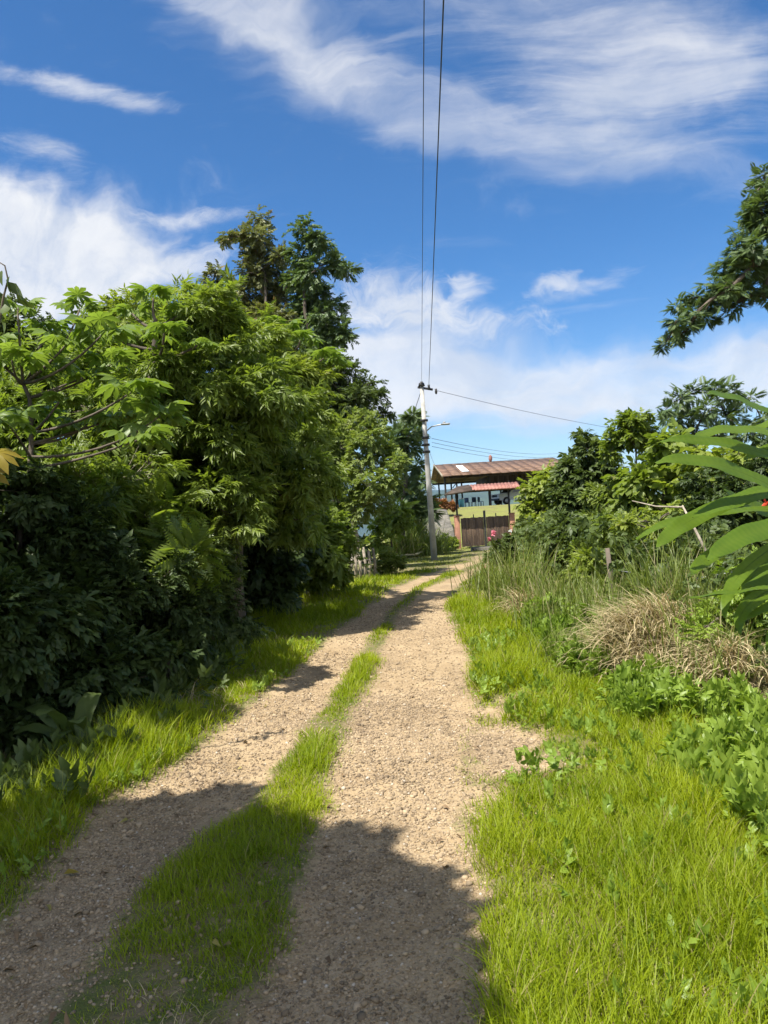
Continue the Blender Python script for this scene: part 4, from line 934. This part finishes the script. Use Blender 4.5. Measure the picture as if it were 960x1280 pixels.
MB().box((5.2, gy, (zg+1.36)/2), (.11, .11, 1.36-zg), 0, .01).build('centre_post', M['steel'], gate)
for px in (592, 620): MB().box((gx(px, 645), gy+.06, .62), (.05, .05, 1.15), 0, .006).build('bracing_post', M['steel'], gate)
cz = 2.36
for xx in (XL+.03, XR-.10): MB().box((xx, gy, (1.15+cz)/2), (.09, .09, cz-1.15), 0, .008).build('canopy_post', M['steel'], gate)
b = MB(); b.box(((XL+XR)/2, gy-.05, cz+.03), (XR-XL+.5, .10, .10), 0, .01); b.build('canopy_beam', M['darkwood'], gate)
def tiled(b, x0, x1, y0, z0, y1, z1, n, amp=.035, th=.05):
    xs = np.linspace(x0, x1, n*6+1); w = np.abs(np.sin((xs-x0)/(x1-x0)*math.pi*n))*amp; m_ = len(xs); V = []
    for (yy, zz) in ((y0, z0), (y1, z1)):
        V += [(x, yy, zz+k) for x, k in zip(xs, w)] + [(x, yy, zz-th) for x in xs]
    i = np.arange(m_-1); Q = [np.stack([i, i+1, 2*m_+i+1, 2*m_+i], 1), np.stack([m_+i+1, m_+i, 3*m_+i, 3*m_+i+1], 1), np.stack([m_+i, m_+i+1, i+1, i], 1), np.stack([2*m_+i, 2*m_+i+1, 3*m_+i+1, 3*m_+i], 1), np.array([(0, 2*m_, 3*m_, m_), (m_-1, 2*m_-1, 4*m_-1, 3*m_-1)])]
    b.add(V, np.vstack(Q))
b = MB(); tiled(b, 4.55, 7.05, gy-.75, cz+.08, gy+.15, cz+.36, 14); tiled(b, 4.55, 7.05, gy+.95, cz+.08, gy+.15, cz+.365, 14); b.build('canopy_roof', M['tile'], gate)
b = MB(); b.add([(3.25,gy-.7,cz-.02),(4.7,gy-.76,cz+.10),(4.5,gy+.15,cz+.40),(3.9,gy+.15,cz+.34),(3.25,gy+.95,cz-.02),(4.7,gy+.95,cz+.10), (3.25,gy-.7,cz-.10),(4.7,gy-.76,cz+.02),(3.25,gy+.95,cz-.10),(4.7,gy+.95,cz+.02)], [(0,1,2,3),(5,4,3,2),(6,8,9,7),(0,6,7,1),(1,7,9,5),(4,5,9,8),(0,4,8,6)], [(0,3,4),(1,5,2)])
o = b.build('canopy_side_roof', M['darkwood'], gate); o['label'] = 'dark weathered roof end'
c = on_ground(604, 688); o = MB().box((c[0], c[1]-.1, c[2]+.06), (1.1, .5, .22), .08, .04).build('threshold_stone', M['stone']); tag(o, 'flat grey stone step lying in front of the gate', 'stone step')
# grey slab beside the gate
nx, ny = 26, 40; U, W = np.meshgrid(np.linspace(0, 1, nx), np.linspace(0, 1, ny)); Xs = 1.55 + U*2.15 + W*.35; Ys = 40.9 + W*8.6
Zs = .02 + .16*(1-U) + 1.45*W**.8 + fbm(Xs, Ys, .9, 4, 61)*.35; Zb = Zs*0 - .9
V = np.concatenate([np.stack([Xs, Ys, Zs], -1).reshape(-1, 3), np.stack([Xs, Ys, Zb], -1).reshape(-1, 3)]); i = (np.arange(ny-1)[:, None]*nx + np.arange(nx-1)[None]); Q = [np.stack([i, i+1, i+1+nx, i+nx], -1).reshape(-1, 4)]; N = nx*ny
k = np.arange(nx-1); Q.append(np.stack([k+N, k+1+N, k+1, k], 1)); k2 = k+(ny-1)*nx; Q.append(np.stack([k2, k2+1, k2+1+N, k2+N], 1)); r = np.arange(ny-1)*nx; Q.append(np.stack([r, r+nx, r+nx+N, r+N], 1)); r2 = r+nx-1; Q.append(np.stack([r2+N, r2+nx+N, r2+nx, r2], 1))
o = mesh_np('rock_slab', V, np.vstack(Q), None, [M['stone']]); tag(o, 'grey mottled rock slab sloping up left of the gate', 'rock')

# ------------------------------------------------------------------ pavilion
y1, yr, y2 = 67.0, 77.0, 84.0; ze, zr, zf = 4.42, 6.0, 1.6; xa, xb = 5.3, 17.2
pav = thing('pavilion', 'open-sided shelter with a rusty brown sheet roof on the rise behind the gate', 'pavilion', (11, 75, zf))
rf = None
b = MB(); n = 14; w = (xb-xa)/n
for i in range(n):
    x0 = xa+w*i; x1 = x0+w+.03; dz = .008*((i*5) % 3)
    for (ya, za, yb, zb) in ((y1, ze, yr, zr), (y2, ze, yr, zr)):
        b.add([(x0,ya,za+dz),(x1,ya,za+dz),(x1,yb,zb+dz),(x0,yb,zb+dz),(x0,ya,za+dz-.06),(x1,ya,za+dz-.06),(x1,yb,zb+dz-.06),(x0,yb,zb+dz-.06)], [(0,1,2,3),(7,6,5,4),(0,4,5,1),(1,5,6,2),(2,6,7,3),(3,7,4,0)])
rf = b.build('roof', M['rustroof'], pav)
def slope(x, f, dz=0): return (x, y1+(yr-y1)*f, ze+(zr-ze)*f+dz)
xs0 = P(573, 588, 72)[0]
b = MB(); b.add([slope(xs0,.18,.09), slope(xs0+.62,.18,.09), slope(xs0+.62,.72,.09), slope(xs0,.72,.09)], [(0,1,2,3)]); b.add([slope(xs0,.18,.06), slope(xs0+.62,.18,.06), slope(xs0+.62,.72,.06), slope(xs0,.72,.06)], [(3,2,1,0)]); b.build('skylight', M['skylight'], rf)
b = MB()
for (ya, yb) in ((y1, yr), (y2, yr)):
    b.add([(xa-.06,ya,ze-.14),(xa-.06,ya,ze+.10),(xa-.06,yb,zr+.10),(xa-.06,yb,zr-.14),(xa-.01,ya,ze-.14),(xa-.01,ya,ze+.10),(xa-.01,yb,zr+.10),(xa-.01,yb,zr-.14)], [(0,3,2,1),(4,5,6,7),(0,1,5,4),(1,2,6,5),(2,3,7,6),(0,4,7,3)])
b.build('bargeboard', M['stick'], rf)
b = MB()
for yy in (y1+.4, y2-.4): b.box(((xa+xb)/2, yy, ze-.14), (xb-xa-.2, .14, .20), 0, .02)
for xx in np.linspace(xa+.5, xb-.5, 8):
    b.tube([(xx, y1+.3, ze-.12), (xx, yr, zr-.14)], .06, 5); b.tube([(xx, y2-.3, ze-.12), (xx, yr, zr-.14)], .06, 5)
b.build('roof_frame', M['darkwood'], pav)
for px, d in ((557,68.5),(549,83),(564.5,82.5),(571.5,82.5),(577.5,82.5),(612,68.6),(652,68.6),(626,82.5)):
    xx = P(px, 615, d)[0]; b = MB(); b.box((xx, d, (zf-.1+ze-.1)/2), (.24 if px == 612 else .16, .18, ze-zf), 0, .02); b.build('post', M['steel'], pav)
b = MB(); b.tube([P(566,610,82.5), P(571.5,602,82.5)], .05, 5); b.build('brace', M['steel'], pav)
b = MB(); xl = P(611.5, 605, 69)[0]
for i in range(16):
    w = (xb-.4-xl)/16; b.box((xl+w*(i+.5), 69.2+.01*(i % 2), 3.72), (w-.01, .06, 1.15), 0, .005)
b.box(((xl+xb-.4)/2, 74, 3.15), (xb-.4-xl, 9.6, .12)); b.box((xl+.04, 74, 3.75), (.06, 9.5, 1.0)); b.build('loft_wall', M['darkwood'], pav)
vp = P(613, 573, 77); b = MB(); b.tube([(vp[0], 77, 5.95), (vp[0], 77, 6.08), (vp[0], 77, 6.25), (vp[0], 77, 6.5), (vp[0], 77, 6.66)], [.10, .14, .19, .17, .05], 12); b.build('finial', M['tile'], pav, smooth=True)
MB().box(((xa+xb)/2, 75.5, zf-.16), (xb-xa-.6, 15.5, .30), 0, .03).build('floor_slab', M['concrete'], pav)

# white off-road car
def car(name, label, c, rz, mat):
    o = thing(name, label, 'car', c); ca, sa = math.cos(rz), math.sin(rz)
    W = lambda b: [v.__setitem__(slice(None), np.stack([v[:, 0]*ca - v[:, 1]*sa + c[0], v[:, 0]*sa + v[:, 1]*ca + c[1], v[:, 2] + c[2]], 1)) for v in b.V] and b   # length along x, front at +x
    b = MB(); prof = [(-2.1,.45),(2.05,.42),(2.12,.62),(2.08,1.0),(.95,1.08),(.45,1.72),(-1.95,1.74),(-2.12,1.1)]
    b.prism([(p[0], p[1]) for p in prof], 1, -.84, .84); body = W(b).build('body', mat, o)
    b = MB(); b.add([(.93,-.72,1.12),(.93,.72,1.12),(.50,.66,1.66),(.50,-.66,1.66)], [(0,1,2,3)]); v = b.V[0]; v[:, 0] += .03; W(b).build('windscreen', M['glass'], o)
    for s in (-1, 1):
        b = MB(); b.add([(.72,s*.848,1.12),(-1.85,s*.848,1.12),(-1.80,s*.848,1.62),(.42,s*.848,1.62)], [(0,1,2,3)]); W(b).build('side_window', M['glass'], o)
        b = MB(); b.box((2.13, s*.62, .86), (.04, .26, .20), 0, .015); W(b).build('headlight', M['skylight'], o)
        for xx in (-1.3, 1.35):
            b = MB(); b.tube([(xx, s*.66, .36), (xx, s*.88, .36)], .36, 18); w_ = W(b).build('wheel', M['black'], o); b = MB(); b.tube([(xx, s*.87, .36), (xx, s*.90, .36)], .20, 14); W(b).build('rim', M['galv'], w_)
    b = MB(); b.box((2.13, 0, .84), (.04, .86, .22), 0, .015); W(b).build('grille', M['black'], o); b = MB(); b.box((2.17, 0, .52), (.14, 1.66, .18), 0, .03); W(b).build('bumper', M['steel'], o)
car('parked_car', 'white boxy off-road car parked under the loft of the shelter', (12.4, 72.8, zf), math.radians(202), M['white'])
# freezer, chairs
c = P(576.5, 627, 71); o = thing('chest', 'turquoise and white chest standing under the shelter', 'chest', (c[0], 71, zf))
b = MB(); b.box((c[0], 71, zf+.36), (.44, .45, .72), .1, .02); b.build('body', M['turq'], o); b = MB(); b.box((c[0], 71, zf+.77), (.47, .48, .09), .1, .02); b.build('lid', M['white'], o)
def chair(label, px, d, mat, rz, group):
    p = P(px, 630, d); o = thing('plastic_chair', label, 'chair', (p[0], d, zf), group); ca, sa = math.cos(rz), math.sin(rz)
    L = lambda x, y, z: (p[0] + x*ca - y*sa, d + x*sa + y*ca, zf + z)
    b = MB(); b.box(L(0,0,.44), (.46,.44,.05), rz, .02); b.build('seat', mat, o); b = MB(); b.box(L(0,.21,.68), (.44,.05,.46), rz, .02); b.build('backrest', mat, o)
    for sx in (-.19,.19):
        for sy in (-.18,.18): b = MB(); b.tube([L(sx,sy,0), L(sx,sy,.43)], .03, 6); b.build('leg', mat, o)
chair('white plastic chair at the open left end of the shelter', 557, 69.5, M['white'], .6, 'plastic chairs under the shelter')
for px, d, rz, lab in ((584,76,2.8,'blue-grey plastic chair next to the turquoise chest'),(592,75,-.4,'blue-grey plastic chair in the middle of the shelter'),(601,76.5,.9,'blue-grey plastic chair closest to the parked car')): chair(lab, px, d, M['bluegrey'], rz, 'plastic chairs under the shelter')

# ------------------------------------------------------------------ light, sky, air, camera
EL = math.radians(61); AZ = np.array((-.74, -.67)); SUN = np.array((AZ[0]*math.cos(EL), AZ[1]*math.cos(EL), math.sin(EL)))
# a tall tree left of the viewer whose crown throws the shade on the near lane
def shade_crown(spots, h, spread, seed):
    out = []
    for k, (px, py, r) in enumerate(spots):
        g_ = on_ground(px, py); hh = h + ((k*7) % 5-2)*spread*.3; p = g_ + SUN/SUN[2]*(hh); out.append((*p, r))
    return out
SC = shade_crown([(60,1120,.55),(200,1080,.50),(330,1110,.42),(180,1220,.55),(420,1130,.36),(470,1160,.34),(330,1260,.45),(460,1250,.32),(50,1250,.5),(440,1080,.22),(80,1040,.4),(250,1020,.25),(400,1180,.40)], 5.4, .8, 5)
SC = SC + [(*(P(px, py, d) + SUN*t_), r_) for px, py, d, t_, r_ in ((150,790,6.0,5.6,.40),(40,690,6.2,5.0,.55),(20,900,5.2,5.0,.5))]
SC = np.array(SC); base = np.array((-4.4, -.6, gz(-4.4, -.6)))
stree = thing('shade_tree', 'tall leafy tree just outside the left edge, shading the near lane', 'tree', base)
limbs('trunk', base, SC, .16, M['bark'], stree, 401, top=(-3.6, .2, 5.6)); crown('crown', SC, 'broad', 62, .24, M['dark'], stree, 402, fill=.6, shoots=0)

w = bpy.data.worlds.new('World'); sc.world = w; w.use_nodes = True; w.node_tree.nodes.clear(); t = NT(w.node_tree)
sky = t.node('ShaderNodeTexSky', sky_type='NISHITA'); sky.sun_disc = False; sky.sun_elevation = EL; sky.sun_rotation = math.atan2(AZ[0], AZ[1]); sky.altitude = 900; sky.air_density = 1.0; sky.dust_density = .3; sky.ozone_density = 3.0
dirv = t.node('ShaderNodeTexCoord').outputs['Generated']; sp = t.node('ShaderNodeSeparateXYZ', {0: dirv}); dx, dy, dz = sp.outputs
yy = t.m('MAXIMUM', dy, .12); u = t.m('DIVIDE', dx, yy); v = t.m('DIVIDE', dz, yy)
hz = t.m('MAXIMUM', dz, .06); cu, cv = t.m('DIVIDE', dx, hz), t.m('DIVIDE', dy, hz)          # a cloud deck plane
deck = t.node('ShaderNodeCombineXYZ', {0: cu, 1: cv, 2: 0.0}).outputs[0]; pl = t.node('ShaderNodeCombineXYZ', {0: u, 1: v, 2: 0.0}).outputs[0]
def rot(vec, ang, scl): return t.node('ShaderNodeMapping', {0: vec, 'Rotation': (0, 0, math.radians(ang)), 'Scale': (*scl, 1)}).outputs[0]
def blob(cx, cy, rx, ry, ang=0):
    a = math.radians(ang); du = t.m('SUBTRACT', u, cx); dv = t.m('SUBTRACT', v, cy)
    p = t.m('ADD', t.m('MULTIPLY', du, math.cos(a)/rx), t.m('MULTIPLY', dv, math.sin(a)/rx)); q = t.m('ADD', t.m('MULTIPLY', du, -math.sin(a)/ry), t.m('MULTIPLY', dv, math.cos(a)/ry))
    r2 = t.m('ADD', t.m('MULTIPLY', p, p), t.m('MULTIPLY', q, q)); return t.m('EXPONENT', t.m('MULTIPLY', r2, -1.0))
def vadd(a, b): return t.node('ShaderNodeVectorMath', {0: a, 1: b}, operation='ADD').outputs[0]
def warp(vec, scale, amt, detail=4):
    nz = t.node('ShaderNodeTexNoise', {'Vector': vec, 'Scale': scale, 'Detail': detail, 'Roughness': .6}).outputs['Color']
    o_ = t.node('ShaderNodeVectorMath', {0: nz, 1: (.5, .5, .5)}, operation='SUBTRACT').outputs[0]
    return vadd(vec, t.node('ShaderNodeVectorMath', {0: o_, 1: (amt, amt, 0)}, operation='MULTIPLY').outputs[0])
plw = warp(warp(pl, 3.0, .16), 11.0, .05); spw = t.node('ShaderNodeSeparateXYZ', {0: plw}).outputs; u, v = spw[0], spw[1]
streak = t.noise(rot(plw, 27, (2.0, 11.0)), 1.5, 10, .66, .6); fib = t.noise(rot(warp(pl, 2.5, .10, 2), 20, (2.0, 13.0)), 2.0, 9, .68, .25)
wisp = t.noise(rot(plw, 38, (4, 9)), 2.6, 9, .70, 1.2); puff = t.noise(plw, 8.0, 9, .62, .3); soft = t.noise(rot(plw, 4, (1.0, 3.2)), 3.0, 9, .62, .5)
def uv(px, py): return tan_uv(px, py)
def lin(n, lo, hi): return t.node('ShaderNodeMapRange', {0: n, 1: lo, 2: hi}).outputs[0]
dens = []
def layer(shape, tex, lo, hi, amt):
    """shape 0..1 lowers the threshold of the texture: solid in the middle, ragged at the rim"""
    f = t.m('ADD', shape, t.m('MULTIPLY', t.m('SUBTRACT', tex, .5), 1.6)); dens.append(t.m('MULTIPLY', t.ss(f, lo, hi), amt))
def cap(x): return t.m('MINIMUM', x, 1.0)
S = lambda x, k: t.m('MULTIPLY', x, k)
def A(*x):
    r = x[0]
    for y_ in x[1:]: r = t.m('ADD', r, y_)
    return r
# bank of white cloud low on the left
layer(cap(A(blob(*uv(30,345), .17, .065), blob(*uv(-60,310), .20, .075), S(blob(*uv(130,360), .10, .045), .75))), puff, .12, 1.1, .92)
layer(cap(A(blob(*uv(230,345), .10, .03, 12), S(blob(*uv(220,275), .16, .014, 3), .75))), wisp, .45, 1.1, .7)
# low pale band across the right
layer(cap(A(blob(*uv(720,480), .40, .046, -2), blob(*uv(480,440), .20, .06), S(blob(*uv(950,460), .25, .04), .8))), soft, .18, 1.25, .88)
layer(cap(A(S(blob(*uv(480,375), .14, .05, -10), .9), S(blob(*uv(620,400), .2, .02, -10), .5))), wisp, .40, 1.15, .8)
layer(S(blob(*uv(640,505), .42, .045, -2), .95), soft, .1, 1.3, .62)
# high cirrus sweep from upper left to right
layer(cap(A(blob(*uv(350,30), .18, .042, -27), S(blob(*uv(250,0), .12, .03, -30), .9))), streak, .25, 1.5, .66)
layer(cap(A(S(blob(*uv(720,180), .32, .045, -15), .95), S(blob(*uv(560,140), .17, .05, -24), .8))), streak, .20, 1.55, .50)
layer(cap(A(S(blob(*uv(850,95), .13, .05, 12), .8), S(blob(*uv(760,90), .34, .15, -5), .68))), fib, .25, 1.25, .60)
layer(cap(A(S(blob(*uv(700,20), .4, .12, -5), .65), S(blob(*uv(420,90), .2, .05, -25), .6))), soft, .2, 1.15, .45)
u0, v0 = u, v; spl = t.node('ShaderNodeSeparateXYZ', {0: warp(pl, 5.0, .045, 5)}).outputs; u, v = spl[0], spl[1]
wl = t.noise(rot(warp(pl, 6, .05, 3), 30, (4, 14)), 2.6, 9, .68, .3)
layer(cap(A(blob(*uv(90,105), .16, .020, -17), S(blob(*uv(60,182), .07, .022, -25), .8), S(blob(*uv(10,220), .10, .028, -15), .8))), wl, .30, 1.45, .80)
layer(cap(A(S(blob(*uv(230,275), .16, .018, 3), .75), S(blob(*uv(590,362), .03, .03, 50), .8), S(blob(*uv(730,362), .09, .018, 12), .8), S(blob(*uv(480,352), .10, .04, -20), .6))), wl, .30, 1.35, .65)
u, v = u0, v0
layer(cap(A(S(blob(*uv(695,362), .055, .020, 18), .9), S(blob(*uv(585,360), .035, .025, 45), .8))), wisp, .38, 1.1, .72)
# loose cloud over the sky; unseen bank behind the viewer added as fill light
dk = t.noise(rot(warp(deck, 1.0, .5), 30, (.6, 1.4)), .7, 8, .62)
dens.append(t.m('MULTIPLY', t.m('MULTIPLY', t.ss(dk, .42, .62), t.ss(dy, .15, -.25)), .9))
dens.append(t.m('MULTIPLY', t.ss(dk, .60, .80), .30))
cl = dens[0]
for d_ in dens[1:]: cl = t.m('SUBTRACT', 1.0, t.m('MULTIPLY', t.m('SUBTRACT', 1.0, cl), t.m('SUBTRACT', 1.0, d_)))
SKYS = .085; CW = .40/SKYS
hs = t.node('ShaderNodeHueSaturation', {'Hue': .5, 'Saturation': 1.08, 'Value': 1.0, 'Color': sky.outputs[0]}).outputs[0]
hs = t.mix(1.0, hs, t.mix(t.ss(dz, .0, .34), (.66,.72,.76), (.34,.60,.77)), 'MULTIPLY')
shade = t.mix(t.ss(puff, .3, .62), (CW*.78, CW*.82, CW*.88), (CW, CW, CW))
fill_back = t.ss(dy, .1, -.5); shade = t.mix(fill_back, shade, (CW*1.9, CW*1.85, CW*1.75))  # unseen cloud behind the viewer brightened to lift the shade
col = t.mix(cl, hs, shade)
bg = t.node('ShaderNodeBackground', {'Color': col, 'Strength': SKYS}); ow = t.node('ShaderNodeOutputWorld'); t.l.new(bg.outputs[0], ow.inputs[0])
sl = bpy.data.lights.new('sun', 'SUN'); sl.energy = 4.3; sl.angle = math.radians(.53); sl.color = (1, .955, .88); so = bpy.data.objects.new('sun', sl); COL.objects.link(so)
so.rotation_euler = Vector(SUN).to_track_quat('Z', 'Y').to_euler()
# air
m, t, out = new_mat('hazy_air'); vol = t.node('ShaderNodeVolumePrincipled', {'Color': rgb(.42, .62, 1.0), 'Density': .000055, 'Anisotropy': .2}); t.l.new(vol.outputs[0], out.inputs['Volume'])
hzb = MB().box((0, 7000, 150), (26000, 18000, 500)).build('haze', m); tag(hzb, 'thin blue haze in the valley air', 'haze', kind='stuff')

cam = bpy.data.cameras.new('camera'); co = bpy.data.objects.new('camera', cam); COL.objects.link(co); sc.camera = co
cam.sensor_fit = 'VERTICAL'; cam.sensor_height = 36; cam.lens = 36*F/1280; cam.clip_start = .05; cam.clip_end = 40000
from mathutils import Matrix
co.matrix_world = Matrix.Translation((0, 0, EYE)) @ Matrix.Rotation(math.radians(90), 4, 'X') @ Matrix.Rotation(-ROLL, 4, 'Z')
vs = sc.view_settings; vs.view_transform = 'Standard'; vs.look = 'None'; vs.exposure = 1.30; vs.gamma = 1; vs.use_curve_mapping = False
cy = sc.cycles; cy.max_bounces = 7; cy.diffuse_bounces = 4; cy.glossy_bounces = 2; cy.transmission_bounces = 5; cy.volume_bounces = 0; cy.transparent_max_bounces = 4; cy.use_denoising = True; cy.use_adaptive_sampling = True; cy.adaptive_threshold = .015; cy.sample_clamp_indirect = 6
try: cy.denoiser = 'OPENIMAGEDENOISE'; cy.denoising_input_passes = 'RGB_ALBEDO_NORMAL'
except Exception: pass
